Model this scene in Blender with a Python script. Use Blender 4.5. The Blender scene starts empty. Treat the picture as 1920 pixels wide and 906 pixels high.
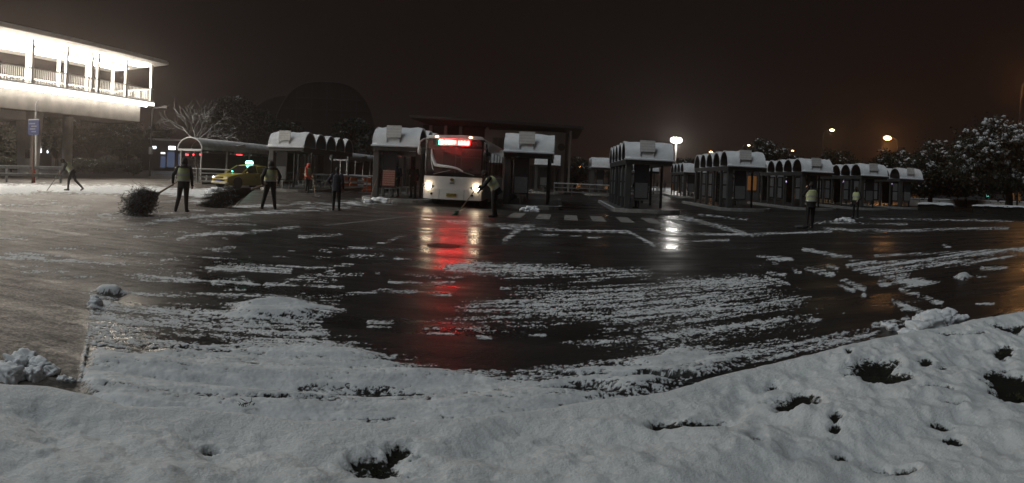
import bpy, bmesh, math, random
import numpy as np
from mathutils import Vector, Matrix, noise as mnoise
random.seed(7)
RNG = np.random.default_rng(11)
PI = math.pi
SC = bpy.context.scene
COL = SC.collection
D2R = math.radians

# ------------------------------------------------------------------ camera
# a phone panorama: cylindrical projection, a little roll
F, X0, YH, ROLL, EYE = 1170.0, 960.0, 329.0, D2R(2.5), 1.5
cd = bpy.data.cameras.new('camera')
cd.type = 'PANO'
cd.panorama_type = 'CENTRAL_CYLINDRICAL'
cd.central_cylindrical_range_u_min = -960 / F
cd.central_cylindrical_range_u_max = 960 / F
cd.central_cylindrical_range_v_min = -(906 - YH) / F
cd.central_cylindrical_range_v_max = YH / F
cd.central_cylindrical_radius = 1.0
cd.clip_start = 0.05
cd.clip_end = 3000
cam = bpy.data.objects.new('camera', cd)
COL.objects.link(cam)
cr, sr = math.cos(ROLL), math.sin(ROLL)
cam.matrix_world = Matrix(((cr, -sr, 0, 0), (0, 0, -1, 0), (sr, cr, 0, EYE), (0, 0, 0, 1)))
SC.camera = cam

# ------------------------------------------------------------------ sky, added fill for sky glow and unseen lamps, exposure
wd = bpy.data.worlds.new('World'); SC.world = wd; wd.use_nodes = True
wn = wd.node_tree.nodes; wl = wd.node_tree.links
for n in list(wn): wn.remove(n)
wo = wn.new('ShaderNodeOutputWorld'); wb = wn.new('ShaderNodeBackground')
tc = wn.new('ShaderNodeTexCoord'); sp = wn.new('ShaderNodeSeparateXYZ'); rp = wn.new('ShaderNodeValToRGB')
wl.new(tc.outputs['Generated'], sp.inputs[0]); wl.new(sp.outputs['Z'], rp.inputs[0])
e = rp.color_ramp.elements
e[0].position = 0.0; e[0].color = (0.0074, 0.0046, 0.0041, 1)
e[1].position = 0.6; e[1].color = (0.0068, 0.0046, 0.0043, 1)
wl.new(rp.outputs[0], wb.inputs[0]); wb.inputs[1].default_value = 1.0
wl.new(wb.outputs[0], wo.inputs[0])

sl = bpy.data.lights.new('fill_glow', 'SUN'); sl.energy = 0.88; sl.angle = D2R(30); sl.color = (0.90, 0.97, 1.0)  # added fill standing in for sky glow and lamps behind the camera
so = bpy.data.objects.new('fill_glow', sl); COL.objects.link(so)
so.rotation_euler = (D2R(33), 0, D2R(-62)); so.location = (-10, -20, 30)

SC.view_settings.view_transform = 'Standard'; SC.view_settings.look = 'None'
SC.view_settings.exposure = 0.0; SC.view_settings.gamma = 1.0
SC.view_settings.use_curve_mapping = False
SC.cycles.use_denoising = True
SC.cycles.max_bounces = 6; SC.cycles.diffuse_bounces = 2; SC.cycles.glossy_bounces = 3
SC.cycles.transmission_bounces = 5; SC.cycles.transparent_max_bounces = 12; SC.cycles.volume_bounces = 0
SC.cycles.caustics_reflective = False; SC.cycles.caustics_refractive = False
SC.cycles.sample_clamp_indirect = 4.0

# ------------------------------------------------------------------ pixels to places
def ray(px, py):
    a = (px - X0) / F; v = (YH - py) / F
    x, y, z = math.sin(a), math.cos(a), v
    return Vector((x * cr - z * sr, y, x * sr + z * cr))
def G(px, py, z=0.0):                      # the ground (height z) point seen at a pixel
    d = ray(px, py); t = (z - EYE) / d.z
    return Vector((d.x * t, d.y * t, z))
def W(px, dist, z=0.0, py=330):            # the point in that direction, at a plan distance
    d = ray(px, py); h = math.hypot(d.x, d.y)
    return Vector((d.x / h * dist, d.y / h * dist, z))
def Wz(px, py, dist):                      # the same, its height read from the pixel too
    d = ray(px, py); h = math.hypot(d.x, d.y)
    return Vector((d.x / h * dist, d.y / h * dist, EYE + d.z / h * dist))
def to_px(x, y, z):                        # numpy: world -> photo pixel
    z = z - EYE
    xc = x * cr + z * sr; zc = -x * sr + z * cr
    return X0 + F * np.arctan2(xc, y), YH - F * zc / np.hypot(xc, y)

# ------------------------------------------------------------------ noise in numpy
def _hash(ix, iy, seed):
    h = (ix.astype(np.int64) * 374761393 + iy.astype(np.int64) * 668265263 + seed * 974634721) & 0xffffffff
    h = ((h ^ (h >> 13)) * 1274126177) & 0xffffffff
    return ((h ^ (h >> 16)) & 0xffff) / 65535.0
def vnoise(x, y, seed=0):
    ix, iy = np.floor(x), np.floor(y); fx, fy = x - ix, y - iy
    fx = fx * fx * (3 - 2 * fx); fy = fy * fy * (3 - 2 * fy)
    a = _hash(ix, iy, seed); b = _hash(ix + 1, iy, seed); c = _hash(ix, iy + 1, seed); d = _hash(ix + 1, iy + 1, seed)
    return (a * (1 - fx) + b * fx) * (1 - fy) + (c * (1 - fx) + d * fx) * fy
def fbm(x, y, oc=4, seed=0, gain=0.5):
    s = np.zeros_like(x); a = 1.0; t = 0.0
    for o in range(oc):
        s += a * vnoise(x * 2 ** o + o * 17.3, y * 2 ** o - o * 9.1, seed + o); t += a; a *= gain
    return s / t
def sstep(a, b, x):
    t = np.clip((x - a) / (b - a), 0, 1); return t * t * (3 - 2 * t)

# ------------------------------------------------------------------ materials
MATS = {}
def mat(name, col, rough=0.6, metal=0.0, var=0.15, scale=6.0, bump=0.0, bscale=60.0, emit=None, es=0.0, trans=0.0, alpha=1.0, spec=0.5, coat=0.0):
    if name in MATS: return MATS[name]
    m = bpy.data.materials.new(name); m.use_nodes = True; MATS[name] = m
    N = m.node_tree.nodes; L = m.node_tree.links; b = N['Principled BSDF']
    b.inputs['Roughness'].default_value = rough; b.inputs['Metallic'].default_value = metal
    b.inputs['Specular IOR Level'].default_value = spec; b.inputs['Coat Weight'].default_value = coat
    t = N.new('ShaderNodeTexCoord'); n = N.new('ShaderNodeTexNoise')
    n.inputs['Scale'].default_value = scale; n.inputs['Detail'].default_value = 5
    L.new(t.outputs['Object'], n.inputs['Vector'])
    r = N.new('ShaderNodeMapRange'); r.inputs[1].default_value = 0.3; r.inputs[2].default_value = 0.7
    r.inputs[3].default_value = 1 - var; r.inputs[4].default_value = 1 + var * 0.6
    L.new(n.outputs['Fac'], r.inputs[0])
    mx = N.new('ShaderNodeMix'); mx.data_type = 'RGBA'; mx.blend_type = 'MULTIPLY'; mx.inputs[0].default_value = 1
    mx.inputs[6].default_value = (*col, 1); L.new(r.outputs[0], mx.inputs[7]); L.new(mx.outputs[2], b.inputs['Base Color'])
    if bump:
        n2 = N.new('ShaderNodeTexNoise'); n2.inputs['Scale'].default_value = bscale; n2.inputs['Detail'].default_value = 4
        L.new(t.outputs['Object'], n2.inputs['Vector'])
        bp = N.new('ShaderNodeBump'); bp.inputs['Strength'].default_value = bump; bp.inputs['Distance'].default_value = 0.02
        L.new(n2.outputs['Fac'], bp.inputs['Height']); L.new(bp.outputs[0], b.inputs['Normal'])
    if emit:
        b.inputs['Emission Color'].default_value = (*emit, 1); b.inputs['Emission Strength'].default_value = es
    b.inputs['Transmission Weight'].default_value = trans; b.inputs['Alpha'].default_value = alpha
    return m
def glass(name, tint=(0.8, 0.85, 0.85), through=0.6, rough=0.03, glow_veil=0.0):
    if name in MATS: return MATS[name]
    m = bpy.data.materials.new(name); m.use_nodes = True; MATS[name] = m
    N = m.node_tree.nodes; L = m.node_tree.links; N.remove(N['Principled BSDF'])
    g = N.new('ShaderNodeBsdfGlossy'); g.inputs['Roughness'].default_value = rough
    t = N.new('ShaderNodeBsdfTransparent'); t.inputs[0].default_value = (*[c * through for c in tint], 1)
    f = N.new('ShaderNodeFresnel'); f.inputs[0].default_value = 1.5
    mx = N.new('ShaderNodeMixShader'); L.new(f.outputs[0], mx.inputs[0]); L.new(t.outputs[0], mx.inputs[1]); L.new(g.outputs[0], mx.inputs[2])
    out = mx.outputs[0]
    if glow_veil:                                   # scattering veil added so a lit sign spreads a halo on the glass
        df = N.new('ShaderNodeBsdfDiffuse'); df.inputs[0].default_value = (.8, .8, .8, 1); tr = N.new('ShaderNodeBsdfTranslucent'); tr.inputs[0].default_value = (.8, .8, .8, 1)
        m1 = N.new('ShaderNodeMixShader'); m1.inputs[0].default_value = .5; L.new(df.outputs[0], m1.inputs[1]); L.new(tr.outputs[0], m1.inputs[2])
        tcd = N.new('ShaderNodeTexCoord'); nz = N.new('ShaderNodeTexNoise'); nz.inputs['Scale'].default_value = 3.5; nz.inputs['Detail'].default_value = 6; L.new(tcd.outputs['Object'], nz.inputs['Vector'])
        mr = N.new('ShaderNodeMapRange'); mr.inputs[1].default_value = .3; mr.inputs[2].default_value = .7; mr.inputs[3].default_value = glow_veil * .4; mr.inputs[4].default_value = glow_veil * 1.6; L.new(nz.outputs['Fac'], mr.inputs[0])
        m2 = N.new('ShaderNodeMixShader'); L.new(mr.outputs[0], m2.inputs[0]); L.new(out, m2.inputs[1]); L.new(m1.outputs[0], m2.inputs[2]); out = m2.outputs[0]
    L.new(out, N['Material Output'].inputs[0]); return m
def emitm(name, col, s):
    if name in MATS: return MATS[name]
    m = bpy.data.materials.new(name); m.use_nodes = True; MATS[name] = m
    N = m.node_tree.nodes; L = m.node_tree.links; N.remove(N['Principled BSDF'])
    e = N.new('ShaderNodeEmission'); e.inputs[0].default_value = (*col, 1); e.inputs[1].default_value = s
    L.new(e.outputs[0], N['Material Output'].inputs[0]); return m
def topsnow(name, col, rough=0.8, lo=0.15, hi=0.5, snow=(0.74, 0.77, 0.80), nz=0.25, nsc=9.0):
    """a surface whose upward faces carry snow"""
    if name in MATS: return MATS[name]
    m = mat(name, col, rough, var=0.3, scale=8); N = m.node_tree.nodes; L = m.node_tree.links; b = N['Principled BSDF']
    src = b.inputs['Base Color'].links[0].from_socket
    ge = N.new('ShaderNodeNewGeometry'); s = N.new('ShaderNodeSeparateXYZ'); L.new(ge.outputs['Normal'], s.inputs[0])
    n = N.new('ShaderNodeTexNoise'); n.inputs['Scale'].default_value = nsc; n.inputs['Detail'].default_value = 4
    tcn = N.new('ShaderNodeTexCoord'); L.new(tcn.outputs['Object'], n.inputs['Vector'])
    a = N.new('ShaderNodeMath'); a.operation = 'MULTIPLY_ADD'; a.inputs[1].default_value = nz * 2; a.inputs[2].default_value = -nz
    L.new(n.outputs['Fac'], a.inputs[0]); ad = N.new('ShaderNodeMath'); ad.operation = 'ADD'
    L.new(s.outputs['Z'], ad.inputs[0]); L.new(a.outputs[0], ad.inputs[1])
    r = N.new('ShaderNodeMapRange'); r.inputs[1].default_value = lo; r.inputs[2].default_value = hi; L.new(ad.outputs[0], r.inputs[0])
    mx = N.new('ShaderNodeMix'); mx.data_type = 'RGBA'; L.new(r.outputs[0], mx.inputs[0]); L.new(src, mx.inputs[6])
    mx.inputs[7].default_value = (*snow, 1); L.new(mx.outputs[2], b.inputs['Base Color']); return m
def printed(name, paper, ink, rows=5.0, dens=0.52, axis='Z', scale=1.0, heavy=0.5):
    """rows of small print too blurred to read"""
    if name in MATS: return MATS[name]
    m = mat(name, paper, 0.5, var=0.1); N = m.node_tree.nodes; L = m.node_tree.links; b = N['Principled BSDF']
    src = b.inputs['Base Color'].links[0].from_socket
    t = N.new('ShaderNodeTexCoord'); s = N.new('ShaderNodeSeparateXYZ'); L.new(t.outputs['Generated'], s.inputs[0])
    w = N.new('ShaderNodeMath'); w.operation = 'MULTIPLY'; w.inputs[1].default_value = rows; L.new(s.outputs[axis], w.inputs[0])
    fr = N.new('ShaderNodeMath'); fr.operation = 'FRACT'; L.new(w.outputs[0], fr.inputs[0])
    gt = N.new('ShaderNodeMath'); gt.operation = 'GREATER_THAN'; gt.inputs[1].default_value = heavy; L.new(fr.outputs[0], gt.inputs[0])
    n = N.new('ShaderNodeTexNoise'); n.inputs['Scale'].default_value = 14 * scale; n.inputs['Detail'].default_value = 3
    L.new(t.outputs['Generated'], n.inputs['Vector'])
    g2 = N.new('ShaderNodeMath'); g2.operation = 'GREATER_THAN'; g2.inputs[1].default_value = dens; L.new(n.outputs['Fac'], g2.inputs[0])
    k = N.new('ShaderNodeMath'); k.operation = 'MULTIPLY'; L.new(gt.outputs[0], k.inputs[0]); L.new(g2.outputs[0], k.inputs[1])
    mx = N.new('ShaderNodeMix'); mx.data_type = 'RGBA'; L.new(k.outputs[0], mx.inputs[0]); L.new(src, mx.inputs[6])
    mx.inputs[7].default_value = (*ink, 1); L.new(mx.outputs[2], b.inputs['Base Color']); return m

SNOW = mat('snow', (0.76, 0.79, 0.82), 0.75, var=0.10, scale=3, bump=0.35, bscale=25, spec=0.25)
CONC = mat('concrete', (0.42, 0.41, 0.39), 0.75, var=0.25, scale=1.2, bump=0.15)
WHITEP = mat('white_paint', (0.78, 0.78, 0.77), 0.45, var=0.12, scale=2)
STEEL = mat('galvanised_steel', (0.42, 0.43, 0.44), 0.4, 0.6, var=0.2, scale=5)
DARKM = mat('dark_metal', (0.05, 0.05, 0.055), 0.45, 0.3, var=0.3)
BLACK = mat('black_rubber', (0.015, 0.015, 0.016), 0.6)

# ------------------------------------------------------------------ mesh collector
class MB:
    def __init__(s): s.v = []; s.f = []
    def add(s, vs, fs):
        o = len(s.v); s.v += [tuple(p) for p in vs]; s.f += [tuple(i + o for i in f) for f in fs]
    def box(s, a, b, M=None):
        (x0, y0, z0), (x1, y1, z1) = a, b
        vs = [(x0,y0,z0),(x1,y0,z0),(x1,y1,z0),(x0,y1,z0),(x0,y0,z1),(x1,y0,z1),(x1,y1,z1),(x0,y1,z1)]
        if M is not None: vs = [M @ Vector(p) for p in vs]
        s.add(vs, [(0,3,2,1),(4,5,6,7),(0,1,5,4),(1,2,6,5),(2,3,7,6),(3,0,4,7)]); return s
    def cbox(s, c, d, M=None):
        return s.box([c[i] - d[i] / 2 for i in range(3)], [c[i] + d[i] / 2 for i in range(3)], M)
    def tube(s, pts, r, n=8, cap=True):
        pts = [Vector(p) for p in pts]; k = len(pts)
        rs = r if isinstance(r, (list, tuple)) else [r] * k
        base = len(s.v); up = None
        for i, p in enumerate(pts):
            d = (pts[min(i + 1, k - 1)] - pts[max(i - 1, 0)])
            d = d.normalized() if d.length > 1e-9 else Vector((0, 0, 1))
            if up is None: up = d.orthogonal().normalized()
            else:
                up = up - d * up.dot(d); up = up.normalized() if up.length > 1e-6 else d.orthogonal().normalized()
            w = d.cross(up)
            for j in range(n):
                a = 2 * PI * j / n; s.v.append(tuple(p + (up * math.cos(a) + w * math.sin(a)) * rs[i]))
        for i in range(k - 1):
            for j in range(n):
                a = base + i * n + j; b = base + i * n + (j + 1) % n
                s.f.append((a, b, b + n, a + n))
        if cap:
            s.f.append(tuple(base + j for j in range(n - 1, -1, -1))); s.f.append(tuple(base + (k - 1) * n + j for j in range(n)))
        return s
    def prism(s, poly, M, h):            # polygon in local xy extruded by h along local z
        n = len(poly); vs = [M @ Vector((p[0], p[1], 0)) for p in poly] + [M @ Vector((p[0], p[1], h)) for p in poly]
        s.add(vs, [tuple(range(n - 1, -1, -1)), tuple(range(n, 2 * n))] + [(i, (i + 1) % n, n + (i + 1) % n, n + i) for i in range(n)]); return s
    def lathe(s, prof, n=16, c=(0, 0, 0), axis='Z'):
        base = len(s.v)
        for r, z in prof:
            for j in range(n):
                a = 2 * PI * j / n; p = (r * math.cos(a), r * math.sin(a), z)
                if axis == 'Y': p = (p[0], p[2], p[1])
                if axis == 'X': p = (p[2], p[0], p[1])
                s.v.append((p[0] + c[0], p[1] + c[1], p[2] + c[2]))
        m = len(prof)
        for i in range(m - 1):
            for j in range(n):
                a = base + i * n + j; b = base + i * n + (j + 1) % n; s.f.append((a, b, b + n, a + n))
        s.f.append(tuple(base + j for j in range(n - 1, -1, -1))); s.f.append(tuple(base + (m - 1) * n + j for j in range(n)))
        return s
    def ball(s, c, r, n=10, m=7, sq=(1, 1, 1), jit=0.0):
        c = Vector(c); base = len(s.v)
        for i in range(m + 1):
            t = PI * i / m
            for j in range(n):
                a = 2 * PI * j / n; k = 1 + (random.uniform(-jit, jit) if jit else 0)
                s.v.append((c.x + r * k * sq[0] * math.sin(t) * math.cos(a), c.y + r * k * sq[1] * math.sin(t) * math.sin(a), c.z + r * k * sq[2] * math.cos(t)))
        for i in range(m):
            for j in range(n):
                a = base + i * n + j; b = base + i * n + (j + 1) % n; s.f.append((a, a + n, b + n, b))
        return s
    def sheet(s, rows):                 # grid of points
        base = len(s.v); n = len(rows[0])
        for r in rows: s.v += [tuple(p) for p in r]
        for i in range(len(rows) - 1):
            for j in range(n - 1):
                a = base + i * n + j; s.f.append((a, a + 1, a + n + 1, a + n))
        return s
    def build(s, name, m, parent=None, smooth=False, solid=0.0, bevel=0.0, kind=None):
        me = bpy.data.meshes.new(name); me.from_pydata(s.v, [], s.f); me.update()
        o = bpy.data.objects.new(name, me); COL.objects.link(o)
        if m is not None: me.materials.append(m)
        if solid or bevel or smooth:
            bm = bmesh.new(); bm.from_mesh(me)
            if smooth: bmesh.ops.remove_doubles(bm, verts=bm.verts, dist=1e-5)
            bmesh.ops.recalc_face_normals(bm, faces=bm.faces)
            if solid: bmesh.ops.solidify(bm, geom=bm.faces[:], thickness=solid)
            if bevel: bmesh.ops.bevel(bm, geom=bm.edges[:], offset=bevel, segments=1, affect='EDGES', clamp_overlap=True)
            bm.to_mesh(me); bm.free()
        if smooth:
            me.polygons.foreach_set('use_smooth', [True] * len(me.polygons)); me.set_sharp_from_angle(angle=D2R(40))
        if parent is not None: o.parent = parent
        if kind: o['kind'] = kind
        return o
def npmesh(name, v, f, m, parent=None, smooth=False, n=4):
    """fast mesh from numpy arrays, all faces with n corners"""
    me = bpy.data.meshes.new(name); v = np.asarray(v, np.float32); f = np.asarray(f, np.int32)
    me.vertices.add(len(v)); me.vertices.foreach_set('co', v.ravel())
    me.loops.add(f.size); me.loops.foreach_set('vertex_index', f.ravel())
    me.polygons.add(len(f)); me.polygons.foreach_set('loop_start', np.arange(0, f.size, n, dtype=np.int32))
    if smooth: me.polygons.foreach_set('use_smooth', np.ones(len(f), bool))
    me.update(calc_edges=True); me.validate()
    if m is not None: me.materials.append(m)
    o = bpy.data.objects.new(name, me); COL.objects.link(o)
    if parent is not None: o.parent = parent
    return o
def tag(o, label, cat, group=None):
    o['label'] = label; o['category'] = cat
    if group: o['group'] = group
    return o
def thing(name, label, cat, loc=(0, 0, 0), rz=0.0, group=None):
    o = bpy.data.objects.new(name, None); COL.objects.link(o); o.location = loc; o.rotation_euler = (0, 0, rz); o.empty_display_size = 0.3
    return tag(o, label, cat, group)
def structure(o): o['kind'] = 'structure'; return o
def copy_tree(o, parent=None):
    c = o.copy(); COL.objects.link(c); c.parent = parent
    for ch in list(o.children): copy_tree(ch, c)
    return c
def inst(o, name=None, parent=None, loc=None, rot=None, scale=None):
    c = o.copy(); COL.objects.link(c)
    if parent is not None: c.parent = parent
    if loc is not None: c.location = loc
    if rot is not None: c.rotation_euler = rot
    if scale is not None: c.scale = scale
    return c
# ================================================================== THE GROUND
# kerb frame: the kerb in front of the camera runs along KT, its normal is KN
KA = D2R(20); KT = (math.cos(KA), math.sin(KA)); KN = (-math.sin(KA), math.cos(KA))
RW, RH = 960, 453                       # tracing sheet: half the photograph's pixels
_gy, _gx = np.mgrid[0:RH, 0:RW]; _gx = _gx * 2.0 + 1; _gy = _gy * 2.0 + 1
def blur(a, k):
    for ax in (0, 1):
        p = np.pad(a, [(k, k) if i == ax else (0, 0) for i in (0, 1)], mode='edge'); c = np.cumsum(p, axis=ax)
        z = np.zeros_like(np.take(c, [0], axis=ax)); c = np.concatenate([z, c], axis=ax); n = 2 * k + 1
        a = (np.take(c, range(n, c.shape[ax]), axis=ax) - np.take(c, range(0, c.shape[ax] - n), axis=ax)) / n
    return a
def poly_mask(pts):
    ins = np.zeros(_gx.shape, bool); n = len(pts)
    for i in range(n):
        (x1, y1), (x2, y2) = pts[i], pts[(i + 1) % n]
        if y1 == y2: continue
        c = ((y1 > _gy) != (y2 > _gy)) & (_gx < (x2 - x1) * (_gy - y1) / (y2 - y1) + x1); ins ^= c
    return ins.astype(float)
def line_mask(pts, w):
    m = np.zeros(_gx.shape)
    for (x1, y1), (x2, y2) in zip(pts[:-1], pts[1:]):
        L = (x2 - x1) ** 2 + (y2 - y1) ** 2; t = np.clip(((_gx - x1) * (x2 - x1) + (_gy - y1) * (y2 - y1)) / max(L, 1e-6), 0, 1)
        d = np.hypot(_gx - x1 - t * (x2 - x1), _gy - y1 - t * (y2 - y1)); m = np.maximum(m, np.clip(1.5 - d / w, 0, 1))
    return np.clip(m, 0, 1)
def ell(cx, cy, rx, ry): return np.clip(1.6 - np.hypot((_gx - cx) / rx, (_gy - cy) / ry), 0, 1)
cover = np.zeros((RH, RW)); thick = np.zeros((RH, RW)); puddle = np.zeros((RH, RW)); slush = np.zeros((RH, RW))
def paint(a, m, v, k=0):
    if k: m = blur(m, k)
    np.maximum(a, m * v, out=a)
# thick swept band along the kerb, with a hard left edge where the slush begins
near = [(150, 716), (174, 655), (250, 660), (330, 645), (430, 655), (520, 648), (600, 645), (660, 650), (760, 680), (860, 700), (950, 708), (1010, 700),
        (1100, 690), (1200, 672), (1290, 655), (1350, 662), (1400, 655), (1380, 690), (1290, 722), (1150, 752), (1000, 800), (900, 840), (600, 850), (300, 830), (150, 740)]
paint(cover, poly_mask(near), 0.94, 7); paint(thick, poly_mask(near), 1.0, 12)
paint(cover, poly_mask([(1190, 690), (1330, 662), (1480, 640), (1640, 622), (1655, 632), (1500, 660), (1400, 682), (1280, 715)]), 0.66, 4)
for (cx, cy, rx, ry, a) in [(700, 748, 70, 8, .62), (1090, 735, 60, 9, .8), (1170, 690, 60, 5, .5), (1060, 708, 60, 4, .5), (560, 765, 70, 5, .3), (640, 735, 80, 5, .3),
                            (1230, 712, 80, 5, .6), (1000, 716, 60, 4, .4), (380, 655, 50, 4, .5)]:
    cover -= a * ell(cx, cy, rx, ry)
# broken snow field beyond it
paint(cover, poly_mask([(166, 556), (200, 552), (240, 575), (330, 572), (420, 580), (500, 570), (640, 568), (630, 590), (600, 605), (628, 640), (640, 660), (480, 668), (165, 668)]), 0.60, 4)
paint(cover, ell(520, 583, 85, 17), .95); paint(cover, ell(460, 600, 60, 14), .85); paint(cover, ell(205, 549, 26, 5), .95); paint(cover, ell(176, 572, 12, 13), .8)
paint(thick, ell(520, 583, 85, 17), 1.2); paint(thick, ell(205, 549, 24, 5), 1.2); paint(thick, ell(176, 572, 12, 12), .5)
cover -= 0.3 * ell(330, 630, 60, 14) + 0.35 * ell(400, 642, 50, 8)
paint(cover, line_mask([(175, 565), (168, 620), (155, 690), (150, 716)], 4), .72)
paint(cover, poly_mask([(840, 580), (900, 565), (1000, 545), (1180, 535), (1300, 522), (1400, 512), (1450, 530), (1450, 545), (1520, 560), (1500, 575), (1400, 590),
                        (1300, 612), (1180, 612), (1080, 600), (960, 600), (860, 596)]), 0.54, 4)
paint(cover, ell(1250, 585, 80, 14), .68); paint(cover, ell(1330, 530, 90, 10), .64); paint(cover, ell(1200, 560, 90, 9), .62); paint(cover, ell(1180, 585, 30, 7), .75)
paint(cover, poly_mask([(1040, 640), (1200, 615), (1400, 595), (1540, 590), (1530, 610), (1420, 625), (1300, 645), (1150, 655)]), 0.44, 4)
paint(cover, poly_mask([(800, 600), (1000, 590), (1050, 615), (900, 620)]), 0.42, 4)
paint(cover, poly_mask([(815, 500), (880, 490), (960, 492), (1080, 502), (1240, 507), (1225, 518), (1080, 518), (940, 520), (840, 512)]), 0.62, 3)
for p, w, v in [([(690, 605), (735, 605)], 4, .7), ([(690, 613), (730, 613)], 3, .7), ([(800, 625), (850, 627)], 3, .65), ([(895, 632), (920, 633)], 3, .65),
                ([(730, 530), (790, 533)], 4, .62), ([(800, 532), (850, 531)], 3, .6), ([(940, 540), (1060, 532), (1140, 522)], 3, .6), ([(760, 516), (870, 520)], 3, .58),
                ([(650, 552), (720, 545), (780, 548)], 3, .52), ([(390, 506), (470, 503), (540, 507)], 8, .60), ([(400, 530), (455, 525), (475, 532)], 6, .68),
                ([(500, 535), (560, 528), (640, 537)], 6, .62), ([(260, 525), (330, 520), (370, 523)], 4, .6), ([(510, 497), (580, 503), (660, 497)], 3, .62),
                ([(170, 550), (300, 552), (450, 555), (640, 556)], 4, .56), ([(560, 520), (680, 515)], 4, .52), ([(590, 485), (720, 478)], 4, .5), ([(600, 470), (700, 462), (760, 440)], 4, .45),
                ([(340, 446), (400, 438), (455, 437)], 4, .72), ([(455, 437), (560, 425)], 3, .52), ([(280, 418), (360, 408), (450, 402), (560, 395)], 4, .60), ([(440, 388), (520, 385), (580, 380)], 4, .52),
                ([(0, 484), (80, 487)], 4, .7), ([(85, 491), (130, 490), (240, 497)], 3, .75), ([(90, 478), (10, 476)], 3, .6), ([(640, 440), (560, 445)], 3, .45),
                ([(940, 428), (1040, 431), (1180, 436), (1205, 448), (1225, 460)], 3, .75), ([(980, 425), (960, 440), (945, 452)], 5, .62), ([(840, 416), (930, 422), (1000, 424)], 4, .55),
                ([(1215, 430), (1250, 438), (1390, 440), (1480, 437), (1560, 434)], 2.2, .75), ([(1280, 408), (1340, 422), (1395, 438)], 5, .58), ([(1310, 402), (1400, 412)], 2.5, .5),
                ([(1545, 428), (1600, 432), (1720, 432), (1800, 429), (1890, 428)], 3, .58), ([(1520, 420), (1600, 409), (1760, 412), (1900, 415)], 2.5, .5), ([(1560, 418), (1700, 420)], 2.5, .48),
                ([(1440, 484), (1485, 487)], 4, .62), ([(1505, 467), (1545, 475), (1575, 480)], 3.5, .8), ([(1560, 482), (1595, 481)], 2.5, .62), ([(1595, 490), (1640, 490)], 3, .7),
                ([(1440, 512), (1470, 516)], 4, .8), ([(1435, 520), (1480, 534)], 3, .75), ([(1486, 505), (1500, 511)], 4, .8), ([(1510, 503), (1560, 514)], 5, .95), ([(1553, 499), (1570, 504)], 4, .85),
                ([(1585, 527), (1620, 543)], 5, .95), ([(1575, 535), (1600, 545)], 4, .85), ([(1650, 530), (1665, 533)], 5, .9), ([(1690, 545), (1730, 556), (1765, 570)], 4.5, .92),
                ([(1675, 565), (1710, 580), (1750, 594)], 4.5, .92), ([(1620, 555), (1620, 553)], 4, .8), ([(1700, 598), (1690, 605), (1640, 610)], 6, .75), ([(1515, 600), (1535, 602)], 5, .8),
                ([(1590, 498), (1700, 492), (1800, 480), (1930, 468)], 5, .66), ([(1640, 480), (1780, 474), (1930, 466)], 2.5, .6), ([(1840, 503), (1885, 502)], 4, .75), ([(1770, 460), (1780, 464)], 3, .7)]:
    paint(cover, line_mask(p, w), min(v, .64))
paint(cover, poly_mask([(1590, 497), (1660, 498), (1800, 486), (1925, 475), (1925, 482), (1820, 496), (1720, 505), (1700, 520), (1755, 528), (1745, 536), (1690, 535), (1640, 520), (1600, 508)]), .60, 2)
paint(cover, ell(1805, 520, 14, 5), .9); paint(thick, ell(1805, 520, 12, 5), 1.2); paint(cover, ell(1720, 530, 30, 6), .85)
for _ in range(90):                                       # scattered crumbs and thin dragged streaks
    x = random.uniform(180, 1880); y = random.uniform(440, 640); l = random.uniform(4, 40)
    paint(cover, line_mask([(x, y), (x + l, y + random.uniform(-2, 2) - l * 0.05 * (x - 700) / 700)], random.uniform(1.5, 2.6)), random.uniform(.42, .62))
# bright undisturbed snow under the footbridge, slush over the left of the yard
paint(cover, poly_mask([(-40, 343), (110, 345), (250, 346), (330, 352), (400, 352), (460, 362), (380, 372), (300, 366), (200, 366), (90, 364), (-40, 368)]), .86, 2)
paint(cover, poly_mask([(530, 352), (640, 350), (700, 356), (700, 362), (560, 366)]), .5, 2)
paint(cover, poly_mask([(1215, 352), (1262, 352), (1262, 357), (1215, 358)]), .95, 0)
paint(cover, poly_mask([(560, 384), (600, 376), (700, 372), (760, 376), (740, 384), (640, 396), (560, 400)]), .44, 2)
paint(slush, poly_mask([(-60, 350), (330, 350), (520, 366), (640, 378), (620, 392), (430, 420), (390, 470), (330, 520), (240, 545), (180, 545), (165, 600), (150, 716), (-60, 730)]), 1.0, 14)
for _ in range(60):
    x = random.uniform(-20, 380); y = random.uniform(375, 530); l = random.uniform(30, 130)
    paint(cover, line_mask([(x, y), (x + l, y - l * random.uniform(.0, .09))], random.uniform(1.5, 4)), random.uniform(.34, .50))
paint(slush, poly_mask([(560, 378), (900, 380), (930, 420), (800, 440), (600, 430)]), .4, 10)

for (cx, cy, rx, ry, v) in [(845, 440, 75, 30, 1), (850, 475, 60, 22, .9), (1262, 425, 30, 22, 1), (1262, 458, 34, 14, 1), (1650, 450, 50, 18, .7), (1895, 575, 40, 26, .9), (790, 408, 20, 7, .8), (886, 405, 22, 8, .8), (1264, 400, 24, 8, 1), (457, 385, 9, 16, .45), (830, 540, 40, 12, .5), (700, 600, 60, 16, .4), (900, 630, 120, 18, .3)]:
    paint(puddle, ell(cx, cy, rx, ry), v, 3)
def look(a, px, py):
    i = np.clip(py / 2 - 0.5, 0, RH - 1.001); j = np.clip(px / 2 - 0.5, 0, RW - 1.001)
    i0 = i.astype(int); j0 = j.astype(int); fi = i - i0; fj = j - j0
    return (a[i0, j0] * (1 - fj) + a[i0, j0 + 1] * fj) * (1 - fi) + (a[i0 + 1, j0] * (1 - fj) + a[i0 + 1, j0 + 1] * fj) * fi

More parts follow.
